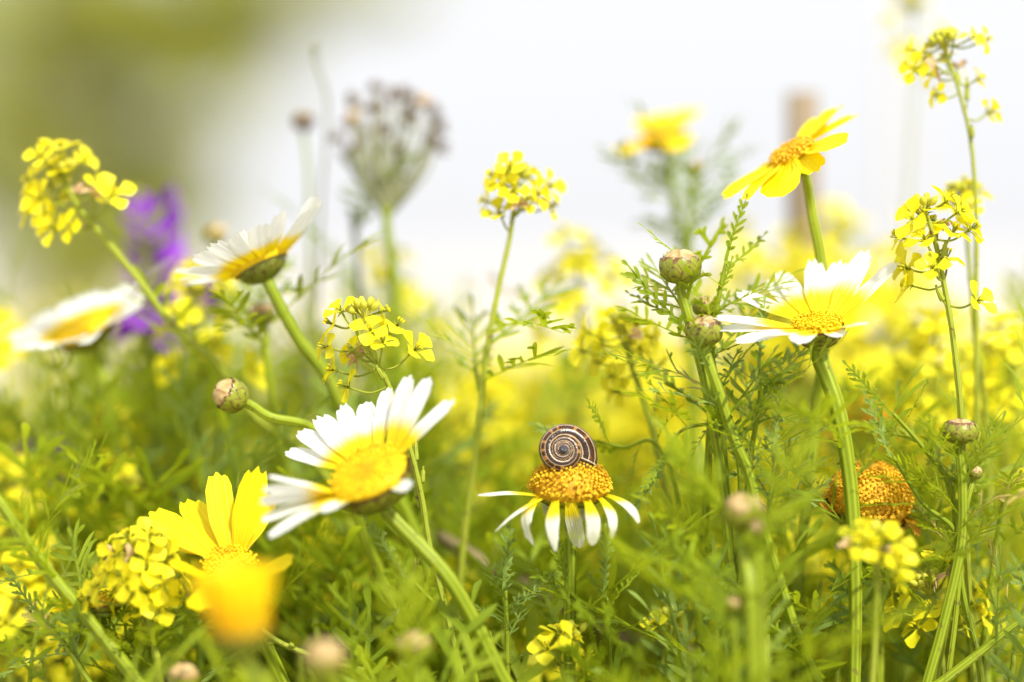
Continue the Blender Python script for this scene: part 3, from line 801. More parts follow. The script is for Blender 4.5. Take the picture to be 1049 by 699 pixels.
# yellow daisy lower left
daisy('bright yellow daisy with upright petals at the lower left', 236, 582, .653, (.05, .62, .55), .0062, .0020,
    [(153, 523, 1, {'l': 1.15, 'w': 1.15}), (192, 511, 1, {'l': 1.1, 'w': 1.1}), (221, 483, 1, {'l': 1.15, 'w': 1.05}), (265, 477, 1, {'l': 1.1, 'w': 1.05}), (272, 521, 1, {'w': .8}), (281, 506, 1, {'w': .7}),
     (172, 548, 1, {'l': 1.0}), (176, 580, -1, {'l': .9}), (300, 575, -1, {'l': .9}), (240, 640, -1, {'l': .9}), (200, 625, -1, {'l': .9})],
    .0170, .0064, [(240, 600, .655), (262, 640, .66), (290, 699, .665)], M_YELLOW, .0014, .0016, flor=(160, .0004, .0009, M_FLORET, M_DISCY), seed=29, bulge=.03, inv_depth=.6,
    leaves=[(.25, .45, 4, .035)])
# the very near blurred one
daisy('very near blurred golden flower head in front of the yellow daisy', 248, 646, .535, (-.10, .97, .12), .0052, .0040,
    {'n': 15, 'elev': 74}, .0132, .0056, [(258, 672, .535), (276, 710, .536), (296, 740, .538)], M_GOLD, .0012, .0014, flor=(150, .0004, .001, M_FLORET, M_DISCY), seed=31, inv_depth=.8)
daisy('yellow daisy half hidden behind the lower left mustard', 102, 617, .662, (-.15, .97, .1), .0050, .0014,
    [(47, 618, -1), (56, 626, -1), (80, 612, 1), (165, 610, 1), (150, 622, -1), (110, 600, 1), (70, 608, 1)],
    .0120, .0046, [(110, 632, .662), (120, 660, .663), (128, 699, .664)], M_YELLOW, .0010, .0012, flor=(100, .0004, .0008, M_FLORET, M_DISCY), seed=37, leaves=[(.25, .4, 4, .026, 'gs')])
daisy('golden yellow daisy cut by the left edge of the photo', -34, 356, .80, (.1, .8, .45), .0075, .0025, {'n': 14, 'elev': 12}, .0120, .006,
    [(-10, 375, .80), (-5, 420, .80), (0, 480, .80)], M_YELLOW, .0015, .0016, flor=(100, .0004, .0008, M_FLORETO, M_DISC), seed=39)
# dead heads
daisy('large dead daisy head with orange dome and withered petals', 890, 518, .683, (.12, .93, .36), .0098, .0098,
    [(937, 548, -1, {'az': 335, 'out': .25}), (929, 540, 1, {'az': 355, 'out': .25}), (846, 522, -1, {'az': 200, 'out': .25}), (852, 530, -1, {'az': 215, 'out': .25}), (905, 552, -1, {'az': 300, 'out': .25}),
     (880, 550, -1, {'az': 255, 'out': .25}), (843, 508, 1, {'az': 160, 'out': .25}), (920, 552, -1, {'az': 318, 'out': .25})],
    .0075, .0042, [(893, 545, .684), (897, 600, .685), (900, 699, .688)], M_WILT, .0014, .0016, flor=(620, .00046, .0008, M_FLORETO, M_DISCO), seed=41, inv_depth=.5, flat=-.06, tooth=.12)
daisy('withered orange daisy blurred above the dead head', 886, 432, .79, (.2, .9, .35), .0075, .0065, {'n': 10, 'elev': -50}, .0075, .004,
    [(890, 450, .79), (892, 500, .79), (895, 560, .80)], M_WILT, .0014, .0015, flor=(200, .00045, .001, M_FLORETO, M_DISC), seed=43)

# ------------------------------------------------------------------ the snail
def snail():
    R = .0073                                       # outer radius of the last whorl
    ax = DIR(.02, .22, .975); C = P(577, 461.5, .6600)
    t = Thing('snail', 'striped brown and cream snail on top of the wilting daisy', 'snail', P(580, 484, .667))
    X = (RIGHT - ax*RIGHT.dot(ax)).normalized(); Y = ax.cross(X)
    turns, nt, ns = 4.6, 4.6*60, 28
    nt = int(nt); mb = MB(); rows, uvs = [], []
    end = radians(-22)                               # the mouth sits at the right
    lip = None
    for i in range(nt+1):
        tn = turns*(1-i/nt)                         # turns back from the mouth
        f = exp(-0.50*tn)                           # growth
        wide = 1.0 + .13*max(0, 1-tn*2.6)**1.2      # the last stretch flares
        rc = R*f*.655*wide; rt = R*f*.375*wide
        a = end + 2*pi*tn                           # seen from the apex the coil runs clockwise outwards
        rad = X*cos(a)+Y*sin(a)
        cen = C + rad*rc + ax*(R*(.50*(1-f)-.30) - R*.18*max(0, 1-tn*3))
        row, ur = [], []
        for k in range(ns+1):
            p = 2*pi*k/ns
            row.append(cen + rad*(cos(p)*rt) + ax*(sin(p)*rt*1.02)); ur.append((turns-tn, k/ns))
        rows.append(row); uvs.append(ur)
        if i == nt: lip = (cen, rad, rt, Y*cos(a)-X*sin(a))
    mb.grid(rows, uvs)
    sh = t.part('shell', mb, M_SHELL)
    ab = MB(); blob(ab, C + ax*(R*.215), ax, R*.135, R*.075, 14, 8); t.part('apex', ab, M_APEX, sh)
    cen, rad, rt, tg = lip
    lb = MB(); ring = [cen + rad*(cos(2*pi*k/24)*rt) + ax*(sin(2*pi*k/24)*rt*1.02) for k in range(25)]
    tube(lb, ring, R*.022, 8, 0, False); t.part('shell_lip', lb, M_CREAMSHELL, sh)
    fb = MB()                                       # the body drawn back in the mouth, foot on the florets
    fwd = -tg
    pth = catmull([cen - fwd*rt*.5, cen + fwd*rt*.05 - UP*rt*.1, cen + fwd*rt*.25 - UP*rt*.55 - ax*rt*.3], 6)
    tube(fb, pth, [rt*(.92-.40*(j/(len(pth)-1))**2) for j in range(len(pth))], 14, 0)
    t.part('body', fb, M_FLESH)
M_CREAMSHELL = mat_plain('shell_lip', (0.50, 0.40, 0.28), (0.68, 0.58, 0.44), 900, .35)
snail()

# ------------------------------------------------------------------ flower buds
b1, pb1 = bud_plant('topmost round scaly bud, tan at its crown, right of centre', 697, 273, .667, (-.03, .99, .12), .0049, .0041,
    [(700, 292, .667), (706, 330, .667), (722, 390, .669), (733, 450, .671), (742, 510, .674), (750, 600, .678)], .0011, [(.14, .36, 6, .022, 'g')], seed=51)
leaf_px(b1, 708, 344, 648, 270, .667, .664, 'gs', .8, 1)
leaf_px(b1, 700, 330, 643, 296, .668, .680, 'gs', .3, 0)
b2, pb2 = bud_plant('scaly bud touching the left petals of the large daisy', 721, 339, .662, (-.10, .98, .16), .0043, .0037,
    [(725, 355, .662), (736, 400, .662), (751, 447, .663), (766, 483, .664), (780, 535, .665), (800, 600, .668), (828, 690, .670)], .0012, [(.15, .30, 4, .016, 'b'), (.28, .36, 3, .03, 'g')], seed=53)
b3, _ = bud_plant('small green bud half hidden behind the two scaly buds', 722, 314, .675, (.05, .97, .2), .0029, .0025,
    [(723, 325, .675), (729, 370, .676), (738, 430, .678), (745, 520, .68)], .0009, [(.1, .3, 4, .022, 'g')], seed=55)
b4, _ = bud_plant('lone pale bud on a stalk curving out to the left', 236, 405, .679, (-.80, .42, .3), .0040, .0042,
    [(252, 413, .679), (278, 428, .680), (318, 438, .684), (352, 470, .69), (370, 540, .695)], .0011, [], seed=57, open_=.64)
b5, pb5 = bud_plant('flat dark edged bud at the right edge', 984, 442, .667, (.03, .98, .15), .0042, .0030,
    [(985, 458, .667), (986, 500, .667), (984, 560, .667), (965, 644, .666), (948, 705, .665)], .0011, [(.17, .38, 8, .022, 'g')], seed=59, open_=.82)
b6, _ = bud_plant('blurred pinkish bud in the near right foreground', 762, 524, .612, (.1, .95, .3), .0047, .0040,
    [(764, 545, .603), (768, 600, .603), (772, 699, .604)], .0014, [(.08, .45, 9, .034, 'g')], seed=61, open_=.66)
bud_plant('tiny blurred bud tucked beside the near pinkish bud', 777, 543, .604, (.3, .9, .3), .0022, .002, [(777, 552, .604), (779, 600, .604), (782, 699, .604)], .0008, [(.1, .3, 2, .025)], seed=62, open_=.55)
bud_plant('blurred cream bud low in the centre foreground', 424, 662, .60, (-.1, .95, .3), .0040, .0030, [(424, 682, .60), (428, 720, .60), (432, 780, .60)], .0011, [], seed=63, open_=.64)
bud_plant('formless cream bud nearest the lens at the bottom', 332, 676, .545, (.1, .95, .3), .0044, .0040, [(334, 699, .545), (338, 740, .545), (340, 800, .545)], .0012, [], seed=64, open_=.64)
bud_plant('tan bud cut by the bottom edge, lower left', 188, 694, .625, (.1, .95, .3), .0036, .0032, [(188, 712, .625), (190, 740, .625), (192, 800, .625)], .001, [], seed=65, open_=.64)
bud_plant('blurred cream bud under the tilted white daisy', 268, 322, .72, (-.2, .95, .2), .0034, .0028, [(269, 334, .72), (274, 370, .72), (282, 430, .722)], .0009, [(.05, .3, 4, .03)], seed=66, open_=.64)
bud_plant('tiny pink tipped bud beside the flat right bud', 999, 484, .669, (.2, .95, .2), .0018, .0016, [(998, 491, .669), (992, 510, .668), (986, 545, .668), (980, 620, .668)], .0006, [(.05, .2, 3, .015, 'g')], seed=67, open_=.55)
bud_plant('tiny brown bud among the near blurred leaves', 752, 619, .605, (.1, .95, .2), .0022, .0018, [(752, 630, .605), (753, 660, .605), (755, 720, .605)], .0008, [(.06, .3, 4, .03)], seed=68, open_=.64)
bud_plant('small dark bud on a thin stalk against the sky', 311, 124, .80, (.0, .97, .2), .0030, .0026, [(313, 136, .80), (316, 180, .80), (317, 240, .80), (320, 330, .80)], .0005, [], seed=69, open_=.85, mat=M_DUSK)
bud_plant('small bud beneath the high blurred yellow daisy', 713, 172, .775, (.1, .97, .2), .0020, .0018, [(712, 182, .775), (708, 215, .775), (706, 270, .775), (706, 350, .776)], .0008, [(.20, .40, 8, .026, 'b')], seed=70, open_=.8)
bud_plant('small pale bud above the tilted daisy, its neighbour purple', 222, 240, .80, (0, .97, .2), .0032, .0026, [(223, 250, .80), (226, 290, .80), (230, 350, .80)], .0008, [], seed=71, open_=.4)

# ------------------------------------------------------------------ mustards with flowers one can tell apart
mustard('sharp mustard sprig above the blurred white daisy', [(362, 318, .667), (368, 345, .667), (386, 372, .667), (400, 400, .668), (420, 460, .668), (432, 510, .668), (440, 560, .668), (455, 620, .668), (472, 690, .668)],
    [(342, 333), (335, 356), (389, 320), (405, 336), (392, 353), (423, 360), (362, 360), (345, 380), (357, 397), (380, 340), (350, 320)], (372, 318), .0050, 1, .0008, pods=(.2, .24, .27, .31, .34, .38, .41, .45, .5), auto=0)
mustard('sharp mustard beside the tip of the large daisy petals', [(946, 212, .667), (953, 232, .667), (960, 256, .667), (967, 292, .667), (975, 338, .667), (983, 408, .668), (986, 470, .672), (990, 560, .675)],
    [(925, 244), (936, 226), (950, 218), (958, 233), (969, 207), (981, 218), (993, 236), (948, 247), (970, 266), (956, 276), (931, 276), (934, 293), (1000, 309), (975, 240)], (944, 212), .0050, 2, .0008, pods=(.18, .22, .25, .3, .36))
mustard('tall mustard with side shoots in the upper right corner', [(966, 45, .699), (974, 68, .699), (982, 92, .699), (993, 136, .70), (998, 179, .70), (1000, 222, .70), (1000, 300, .702), (1000, 380, .705)],
    [(937, 52), (938, 72), (955, 77), (977, 40), (948, 60), (994, 40), (1009, 41), (1002, 81), (960, 98), (1012, 116), (968, 62)], (966, 43), .0040, 3, .0006, bud_n=14, pods=(.2, .26, .33))
mustard('blurred mustard standing alone against the white sky', [(530, 185, .700), (526, 215, .700), (522, 245, .70), (512, 290, .70), (504, 330, .70), (496, 380, .702), (488, 460, .705)],
    [(506, 181), (500, 207), (523, 172), (540, 181), (559, 192), (563, 212), (538, 207), (513, 221), (526, 198), (548, 200), (517, 190)], (527, 180), .0046, 4, .0008, leaves=[(.48, .6, 5, .03)])
mustard('blurred mustard on a leaning stem at the far left', [(62, 180, .712), (80, 212, .712), (97, 232, .712), (122, 262, .712), (150, 297, .712), (168, 322, .713), (200, 354, .714), (222, 372, .716), (255, 420, .72)],
    [(62, 156), (44, 162), (84, 167), (33, 186), (51, 170), (54, 193), (32, 202), (99, 195), (114, 202), (30, 220), (48, 219), (57, 234), (73, 232), (68, 178), (60, 208), (45, 205)], (66, 176), .0052, 5, .0010)
mustard('pale blurred mustard left of the scaly buds', [(642, 334, .704), (640, 350, .704), (646, 373, .704), (660, 413, .704), (670, 447, .704), (677, 483, .705), (690, 540, .708)],
    [(604, 341), (598, 360), (618, 352), (631, 331), (650, 335), (634, 344), (664, 345), (629, 386), (634, 402), (678, 373), (655, 360), (615, 372)], (640, 330), .0050, 6, .0008, pods=(.25, .32, .4))
mustard('dense mustard cluster beside the lower left yellow daisy', [(142, 566, .650), (146, 590, .650), (150, 620, .651), (158, 660, .653), (165, 699, .655)],
    [(132, 553), (110, 564), (153, 550), (118, 582), (150, 587), (132, 568), (157, 602), (121, 612), (178, 608), (143, 628), (164, 622), (171, 572), (104, 600, -.006), (185, 590), (140, 600, -.008), (90, 612), (128, 597, -.008), (150, 575, -.006), (120, 570, -.006), (166, 598, -.007), (112, 585, -.005)], (150, 560), .0047, 7, .0009, leaves=[(.4, .6, 5, .024)])
mustard('small bright mustard bloom at the bottom below the snail', [(570, 664, .658), (574, 680, .658), (580, 705, .658), (584, 740, .665)],
    [(562, 667, -.004), (585, 656), (596, 674), (574, 652)], (588, 650), .0052, 8, .0007, bud_n=5)
mustard('near blurred mustard under the dead daisy head', [(895, 556, .628), (897, 580, .628), (898, 610, .628), (896, 660, .629), (892, 720, .63)],
    [(879, 547), (874, 571), (901, 551), (918, 556), (902, 578), (918, 581), (914, 596), (886, 560), (892, 545)], (900, 548), .0046, 9, .0008)
mustard('yellow mustard flowers behind the thick pale stem, lower right', [(946, 592, .678), (955, 612, .678), (962, 640, .678), (966, 690, .679)],
    [(957, 566), (999, 604), (995, 624), (984, 641), (941, 645), (923, 628), (924, 610), (953, 626), (1008, 634)], (948, 598), .0050, 10, .0008, bud_n=14, leaves=[(.15, .4, 4, .025)])
mustard('small mustard flower among leaves right of the snail stem', [(684, 640, .685), (682, 665, .685), (676, 699, .686)], [(672, 641), (690, 648), (682, 652)], (686, 634), .0036, 11, .0007, bud_n=6)
mustard('mustard with dark bud heart behind the sharp right mustard', [(985, 195, .712), (988, 215, .712), (992, 260, .713), (998, 330, .715)], [(975, 196), (988, 190), (998, 200), (980, 210), (994, 215)], (985, 198), .0048, 12, .0007)
# mustards further back, each its own blur
MB_SPECS = [
    ('blurred mustard mound left of the buds, against the sky', 592, 275, .80, 13, .0066), ('blurred mustard under the tilted white daisy', 200, 305, .755, 12, .0058),
    ('blurred mustard deep in the left foliage', 108, 452, .76, 11, .0052), ('wide blurred mustard behind the sharp right mustard', 952, 365, .745, 16, .0060),
    ('blurred mustard at the right edge', 1032, 362, .745, 13, .0056), ('pale blurred mustard cut by the top edge', 934, 10, .86, 8, .0050),
    ('blurred mustard rising between daisy and lone mustard', 398, 290, .84, 12, .0056), ('blurred mustard right of the wooden stake', 858, 242, .88, 12, .0054),
    ('blurred mustard below the wooden stake', 822, 258, .90, 11, .0052), ('blurred mustard low at the left edge', 14, 606, .715, 12, .0066),
    ('second blurred mustard low at the left edge', 40, 535, .80, 12, .0060), ('blurred mustard behind the lower left yellow petals', 130, 500, .74, 6, .0040),
    ('blurred mustard between dead head and right bud', 935, 470, .80, 14, .0060), ('blurred mustard beneath the wide right mustard', 1000, 420, .80, 14, .0060)]
for i, (lab, px, py, d, nf, R) in enumerate(MB_SPECS):
    mustard(lab, [(px, py, d), (px+3, py+30, d), (px+rnd.uniform(-6, 10), py+90, d+.002), (px+rnd.uniform(-10, 14), py+170, d+.006)], [], None, R, 40+i, .0004 if py < 100 else .0009, auto=nf, span=.020, leaves=[] if py < 100 else [(.3, .6, 4, .035)])

# ------------------------------------------------------------------ purple flowers, umbel, stalks
def purple(label, px, py, d, n_, span, seed):
    q = random.Random(seed); sp = rooted([(px, py, d), (px-2, py+60, d), (px-4, py+140, d+.003)], seed=seed)
    t = Thing('purple_flower', label, 'wild flower', sp[-1]); path = stem_part(t, sp, .0008, .0014, M_STEM, seed=seed)
    for i in range(n_):
        f = i/n_; b = path[0] - Vector((0, 0, span*f)); a = i*2.4
        rad = Vector((cos(a), sin(a), .35)).normalized(); mb = MB()
        for k in range(5):
            x = perp(rad); y = rad.cross(x); an = 2*pi*k/5; pr = (x*cos(an)+y*sin(an))
            tip = b + rad*.0075 + pr*.0058*q.uniform(.85, 1.15)
            petal(mb, b + rad*.002, tip, rad.cross(pr), rad, pr, .008, .0056, .12, .1, .1, q)
        t.part('flower', mb, M_PURPLE)
    leaf_stem(t, path, .3, .6, 4, .04)
purple('tall purple flower spike blurred between the two left white daisies', 157, 216, .84, 8, .020, 81)
purple('smaller purple flower behind the blurred white daisy', 148, 314, .80, 6, .011, 82)
purple('short purple flower under the pale mustard, mostly hidden', 196, 292, .815, 4, .008, 83)
purple('purple flower sunk in the lower left foliage', 46, 474, .775, 5, .009, 84)

def umbel(label, px, py, d, R, n_, stem, seed):
    q = random.Random(seed); C = P(px, py, d); sp = rooted(stem, seed=seed)
    t = Thing('seed_umbel', label, 'seed head', sp[-1]); stem_part(t, sp, .0011, .0017, M_STEM, seed=seed)
    root = sp[0]
    for i in range(n_):
        f = (i+.5)/n_; a = i*2.4
        z = 1-1.35*f; rr = sqrt(max(0, 1-z*z))
        v = Vector((cos(a)*rr, sin(a)*rr, z)); e = C + v*R*q.uniform(.85, 1.08)
        mb = MB(); m = (root+e)/2 + Vector((v.x, v.y, 0))*R*.22
        tube(mb, catmull([root - Vector((0, 0, R*.25*f)), m, e], 6), [.0007-.0003*k/12 for k in range(13)], 6)
        ray = t.part('ray', mb, M_DRYG)
        hb_ = MB()
        for k in range(9):
            dv = (v*1.2 + Vector((q.gauss(0, .6), q.gauss(0, .6), q.gauss(0, .6)))).normalized()
            blob(hb_, e + dv*R*.13*q.uniform(.5, 1.2), dv, .00085, .0019, 6, 4)
        t.part('seed_tuft', hb_, M_TAN if i in (5, 9) else M_DUSK, ray)
M_DRYG = mat_green('umbel_ray', (0.12, 0.14, 0.06), (0.24, 0.24, 0.12), (0.26, 0.26, 0.12), .1, .6, 300)
umbel('brown round seed umbel blurred against the pale sky', 401, 142, .805, .0134, 24, [(396, 212, .772), (397, 240, .772), (404, 285, .773), (408, 360, .775)], 91)
def twig(label, pts, r, mat, knobs, seed, name='bare_stalk', cat='stalk', leaves=()):
    q = random.Random(seed); sp = rooted(pts, seed=seed); t = Thing(name, label, cat, sp[-1])
    path = stem_part(t, sp, r*.8, r*1.3, mat, 'stem', .03, 10, 10, .5, seed)
    for f in knobs:
        i = max(2, min(len(path)-3, int(f*len(path)))); up = (path[i-1]-path[i+1]).normalized()
        a = q.uniform(0, 6.28); s = perp(up); w = up.cross(s); dr = (up*.8+(s*cos(a)+w*sin(a))*.7).normalized()
        mb = MB(); L = q.uniform(.002, .0035); tube(mb, [path[i], path[i]+dr*L*.5, path[i]+dr*L*.6, path[i]+dr*L], [.0003, .0003, .0006, .0003], 6); t.part('side_bud', mb, mat)
    for lv in leaves: leaf_stem(t, path, *lv)
    return t, path
twig('bare green stalk crossing the lower left corner', [(-30, 475, .648), (0, 515, .649), (45, 580, .65), (95, 640, .651), (142, 699, .652)], .0014, M_STEM, (.12, .2, .3, .33, .38), 101, leaves=[(.25, .5, 6, .026, 'g')])
twig('brownish knobbly stalk along the bottom edge', [(262, 640, .655), (290, 660, .656), (340, 680, .657), (395, 699, .658)], .0007, M_MSTEM, (.1, .16, .22, .3, .36), 102)
twig('dark brown stalk leaning behind the snail daisy', [(448, 548, .735), (500, 580, .737), (560, 612, .739), (620, 650, .742)], .0020, M_DRY, (), 103)
twig('thin dark twig pointing down in the upper sky', [(322, 52, .80), (328, 75, .80), (336, 110, .80), (330, 200, .80), (326, 300, .80)], .0004, M_DRYG, (.02, .05), 104)
twig('slim grey stalk beside the brown umbel', [(360, 215, .79), (366, 260, .79), (368, 320, .79)], .0008, M_DRYG, (.05, .1), 105, leaves=[(.05, .3, 3, .03, 'b')])

# ------------------------------------------------------------------ leafy shoots one can make out
def shoot(label, pts, leaves, r=.0009, key='g', seed=1, group=None):
    q = random.Random(seed); sp = rooted(pts, seed=seed); t = Thing('leafy_shoot', label, 'leafy plant', sp[-1], group)
    path = stem_part(t, sp, r*.5, r*1.2, M_STEM, seed=seed, sides=10)
    up = (path[0]-path[2]).normalized()
    put_leaf(t, path[0], up + Vector((q.uniform(-.15, .15), 0, 0)), -FWD, .016, key+'s' if key in 'gby' else key, None, q)
    for lv in leaves: leaf_stem(t, path, lv[0], lv[1], lv[2], lv[3], lv[4] if len(lv) > 4 else key, q)
    return t
s1 = shoot('feathery shoot just left of the large daisy stem', [(744, 268, .672), (737, 300, .672), (730, 345, .673), (728, 420, .675), (724, 500, .68)], [(.08, .45, 7, .022, 'gs')], seed=111)
leaf_px(s1, 733, 320, 748, 266, .672, .670, 'gs', .8, 2); leaf_px(s1, 734, 325, 770, 285, .674, .690, 'gs', .5, 0)
s2 = shoot('fine leafed shoot rising under the large daisy', [(779, 378, .673), (777, 420, .673), (770, 460, .674), (764, 520, .676)], [(.04, .4, 10, .022, 'b')], .0008, 'b', 112)
leaf_px(s2, 757, 445, 800, 378, .668, .664, 'gs', .7, 0)
s3 = shoot('pale forked shoot beside the dead daisy head', [(796, 462, .664), (790, 500, .664), (786, 550, .665), (786, 620, .667)], [(.03, .3, 9, .017, 'b')], .0008, 'b', 113)
s4 = shoot('feathery shoot reaching up to the flat right bud', [(915, 424, .671), (945, 458, .672), (974, 500, .673), (979, 560, .674), (972, 620, .674)], [(.03, .3, 7, .016, 'gs'), (.28, .5, 7, .03)], .0009, 'g', 114)
s5 = shoot('second feathery shoot left of the flat right bud', [(915, 468, .668), (945, 515, .668), (978, 545, .669), (985, 600, .67)], [(.03, .35, 7, .016, 'gs')], .0008, 'b', 115)
s6 = shoot('broad leafed shoot at the right edge of the photo', [(1056, 455, .682), (1036, 490, .683), (1026, 530, .684), (1016, 600, .685), (1006, 690, .687)], [(.02, .35, 9, .03, 'g')], .0010, 'g', 116)
s7 = shoot('leafy branch sloping up to the lower right edge', [(1075, 618, .665), (1040, 640, .664), (1005, 668, .664), (965, 699, .664)], [(.03, .35, 10, .020, 'b')], .0012, 'b', 117)
s8 = shoot('small pale shoot standing left of the snail stem', [(518, 604, .667), (519, 640, .667), (520, 699, .668)], [(.04, .4, 8, .014, 'b')], .0008, 'b', 118)
s9 = shoot('dark shoot just right of the snail stem', [(586, 607, .666), (604, 645, .667), (618, 699, .668)], [(.05, .4, 7, .014, 'gs')], .0007, 'g', 119)
s10 = shoot('thin upright shoot second right of the snail stem', [(622, 612, .668), (624, 650, .668), (626, 699, .669)], [(.03, .35, 8, .012, 'gs')], .0007, 'b', 120)
s11 = shoot('curled leaf shoot hanging over the centre right', [(682, 470, .672), (700, 440, .672), (742, 438, .672), (756, 470, .672), (760, 560, .675)], [(.05, .4, 6, .016, 'gs')], .0006, 'b', 121)
s12 = shoot('leafy shoot left of the pale mustard stem', [(612, 452, .685), (640, 458, .685), (668, 452, .686), (690, 490, .687), (700, 560, .69)], [(.03, .3, 5, .02, 'gs')], .0006, 'b', 122)
s13 = shoot('pale leafy shoot in the lower left corner', [(52, 640, .66), (72, 668, .66), (92, 699, .66)], [(.03, .4, 8, .02, 'b')], .0009, 'b', 123)
s14 = shoot('dark leaved shoot beneath the lower left mustard', [(132, 655, .66), (138, 675, .66), (142, 705, .66)], [(.02, .4, 9, .020, 'gs')], .0009, 'g', 124)
s15 = shoot('small leaved shoot crossing the thick blurred stem', [(418, 590, .655), (445, 618, .656), (475, 645, .658), (488, 700, .66)], [(.03, .4, 6, .012, 'gs')], .0007, 'b', 125)
twig('thick pale stem leaning right at the bottom edge', [(812, 640, .66), (822, 662, .66), (838, 699, .661)], .0011, M_STEM, (), 126, 'thick_stem', 'plant stem', [(.05, .3, 3, .03, 'g')])
twig('pale straight stem blurred left of the large daisy stem', [(842, 375, .76), (836, 420, .76), (828, 480, .762), (824, 560, .765)], .0016, M_STEM, (), 127, 'thick_stem', 'plant stem', [(.3, .6, 5, .04, 'y')])

# ------------------------------------------------------------------ shoots and mustards that fill the meadow
def shoot_template(seed, key, H, n_, L, name='leafy_shoot'):
    q = random.Random(seed); t = Thing(name, 'feathery green shoot among the mass of meadow foliage', 'leafy plant', (0, 0, 0), 'feathery shoots filling the meadow')
    pts = [Vector((q.uniform(-.012, .012), q.uniform(-.012, .012), H)), Vector((q.uniform(-.008, .008), q.uniform(-.008, .008), H*.7)), Vector((q.uniform(-.006, .006), 0, H*.35)), Vector((0, 0, 0))]
    path = stem_part(t, pts, .0006, .0016, M_STEM, seed=seed, sides=8)
    put_leaf(t, path[0], Vector((q.uniform(-.2, .2), q.uniform(-.2, .2), 1)), -FWD, L*.7, key, None, q)
    leaf_stem(t, path, .03, .62, n_, L, key, q, (22, 60)); return t
SH = [tree_of(shoot_template(200+i, k, .34, n_, L).o) for i, (k, n_, L) in enumerate([('g', 13, .046), ('g', 15, .040), ('b', 13, .042), ('y', 13, .046), ('y', 15, .040), ('g', 12, .052)])]
used = [False]*len(SH); MED_LAB = 'feathery green shoot among the mass of meadow foliage'
def place(tr, flags, i, px, py, d, label=None, group=None, H=.34):
    w = P(px, py, d); sc = max(.35, w.z/H)
    loc = Vector((w.x, w.y, 0)); rz = rnd.uniform(0, 6.28)
    if not flags[i]:
        flags[i] = True; o = tr[i][0]; o.location = loc; o.rotation_euler = (0, 0, rz); o.scale = (sc,)*3
        if label: o['label'] = label
        return o
    return dup_tree(tr[i], loc, rz, sc, label, group)
def scatter(n_, x0, x1, y0, y1, d0, d1, pick):
    for k in range(n_):
        px = x0 + (x1-x0)*(k+rnd.random())/n_; c_ = (rnd.choice(pick), px, rnd.uniform(y0, y1), rnd.uniform(d0, d1))
        if 505 < px < 640 and c_[3] < .72: continue          # the small bloom below the snail stands clear
        place(SH, used, *c_)
scatter(20, -40, 430, 390, 460, .78, .90, [0, 3, 1, 5])
scatter(20, -40, 500, 450, 550, .73, .79, [0, 1, 5, 2])
scatter(12, 300, 560, 570, 660, .715, .77, [0, 1, 5])
scatter(7, 60, 300, 610, 680, .74, .78, [0, 1, 5])
scatter(10, 460, 720, 540, 640, .735, .80, [3, 0, 1, 4])
scatter(12, 640, 1080, 500, 600, .73, .80, [0, 1, 2, 3])
scatter(9, 840, 1080, 380, 470, .78, .90, [3, 1, 4])
scatter(12, 560, 1090, 620, 690, .672, .70, [0, 1, 2, 2])
scatter(5, -40, 560, 670, 720, .672, .70, [0, 1, 2])
scatter(4, 650, 820, 655, 730, .59, .625, [0, 1, 3])
scatter(4, 320, 500, 700, 740, .60, .64, [0, 3])
scatter(16, -60, 1110, 400, 470, 1.0, 1.5, [0, 3, 4, 3])

def must_template(seed, H, nf):
    q = random.Random(seed); t = Thing('wild_mustard', 'blurred yellow mustard in the far field of mustards', 'wild flower', (0, 0, 0), 'mustards blurring into the meadow')
    pts = [Vector((q.uniform(-.01, .01), q.uniform(-.01, .01), H)), Vector((q.uniform(-.006, .006), 0, H*.66)), Vector((0, q.uniform(-.006, .006), H*.33)), Vector((0, 0, 0))]
    path = stem_part(t, pts, .0009, .0016, M_MSTEM, seed=seed, sides=7)
    fb = MB()
    for i in range(nf):
        f = (i+.5)/nf; a = i*2.4
        c = path[0] + Vector((cos(a)*.016*sqrt(f), sin(a)*.016*sqrt(f), .004-.030*f+q.uniform(-.004, .004)))
        n = Vector((cos(a)*.6, sin(a)*.6, .6+q.uniform(-.2, .2))).normalized()
        mustard_flower_mb(fb, c, n, .0066, q, 0, 1, False)
        tube(fb, [path[min(len(path)-1, 2+int(f*4))], (path[3]+c)/2, c], .0003, 4, 0, False, 1)
    t.part('flower_head', fb, [M_MUST, M_MSTEM])
    leaf_stem(t, path, .15, .5, 5, .04, 'y', q); return t
MT = [tree_of(must_template(300+i, .37, [16, 20, 24, 18][i]).o) for i in range(4)]
mused = [False]*4
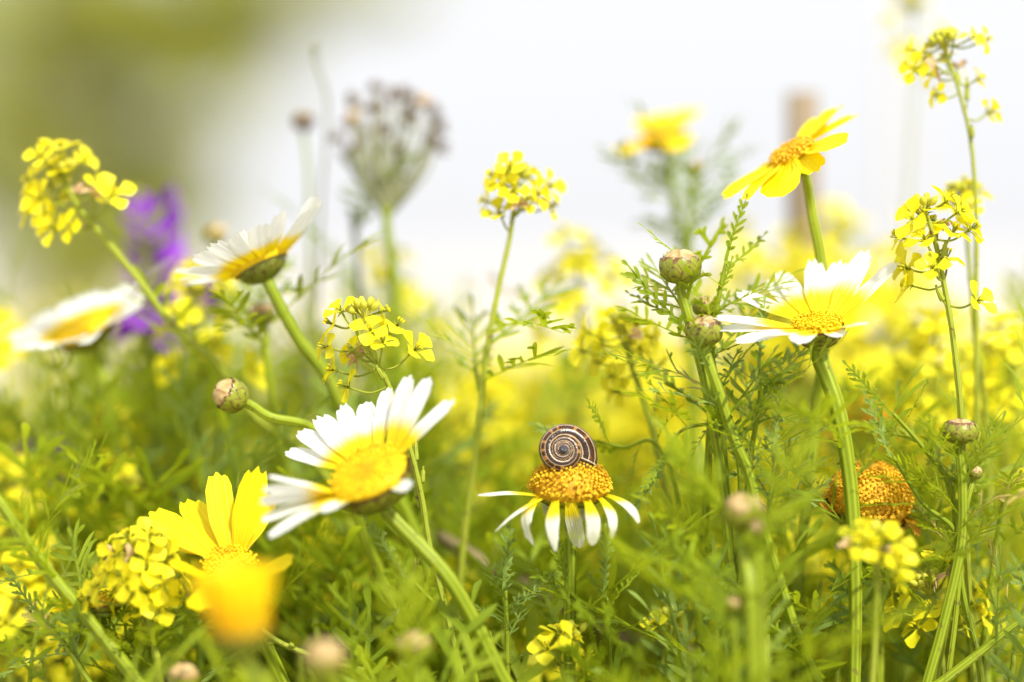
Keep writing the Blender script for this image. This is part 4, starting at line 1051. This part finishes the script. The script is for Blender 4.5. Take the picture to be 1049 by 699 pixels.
def scatter_m(n_, x0, x1, y0, y1, d0, d1):
    for k in range(n_):
        px = x0 + (x1-x0)*(k+rnd.random())/n_
        place(MT, mused, rnd.randrange(4), px, rnd.uniform(y0, y1), rnd.uniform(d0, d1), None, None, .37)
scatter_m(20, 480, 860, 380, 500, .80, 1.0)
scatter_m(22, 660, 1090, 350, 500, .80, 1.0)
scatter_m(6, 750, 930, 255, 300, .86, .95)
scatter_m(9, 600, 1060, 500, 640, .77, .84)
scatter_m(9, 300, 620, 490, 640, .82, .95)
scatter_m(7, -30, 300, 420, 560, .80, .95)
scatter_m(34, 380, 1100, 335, 430, 1.1, 1.7)
scatter_m(14, -60, 380, 390, 560, .90, 1.4)
scatter_m(5, -30, 120, 500, 680, .74, .85)
scatter_m(24, -100, 1150, 318, 360, 1.7, 3.0)
scatter_m(6, 300, 560, 540, 650, .735, .77)
scatter_m(6, 620, 1060, 500, 640, .735, .77)
scatter_m(5, -20, 240, 440, 600, .74, .78)

# low undergrowth that nobody could count
ub = MB(); q = random.Random(77)
for k in range(2600):
    d = .56 + 2.6*(k/2600)**1.6; hw_ = 620*K*d
    x = q.uniform(-hw_, hw_); y = d + q.uniform(-.03, .03)
    lo = LOWMB[q.randrange(5)]; L = q.uniform(.04, .075); z = q.uniform(0.02, .30 if d > .75 else .27)*(1 if d < 1.6 else .8)
    e = q.uniform(.5, 1.4); a = q.uniform(0, 6.28)
    dr = Vector((cos(a)*cos(e), sin(a)*cos(e), sin(e))); M = frame_m(Vector((x, y, z)), dr, Vector((q.uniform(-.3, .3), q.uniform(-.3, .3), 1)), L)
    o0 = len(ub.v)
    for p, u in zip(lo.v, lo.uv): ub.v.append(M @ p); ub.uv.append(u)
    mi = q.choice((0, 0, 1, 1, 2))
    for f in lo.f: ub.f.append(tuple(i+o0 for i in f)); ub.mi.append(mi)
uo = bpy.data.objects.new('undergrowth', ub.mesh('undergrowth', [M_LEAF, M_LEAFY, M_LEAFB])); COL.objects.link(uo)
props(uo, 'tangle of low green undergrowth between the flower stems', 'undergrowth', None, 'stuff')
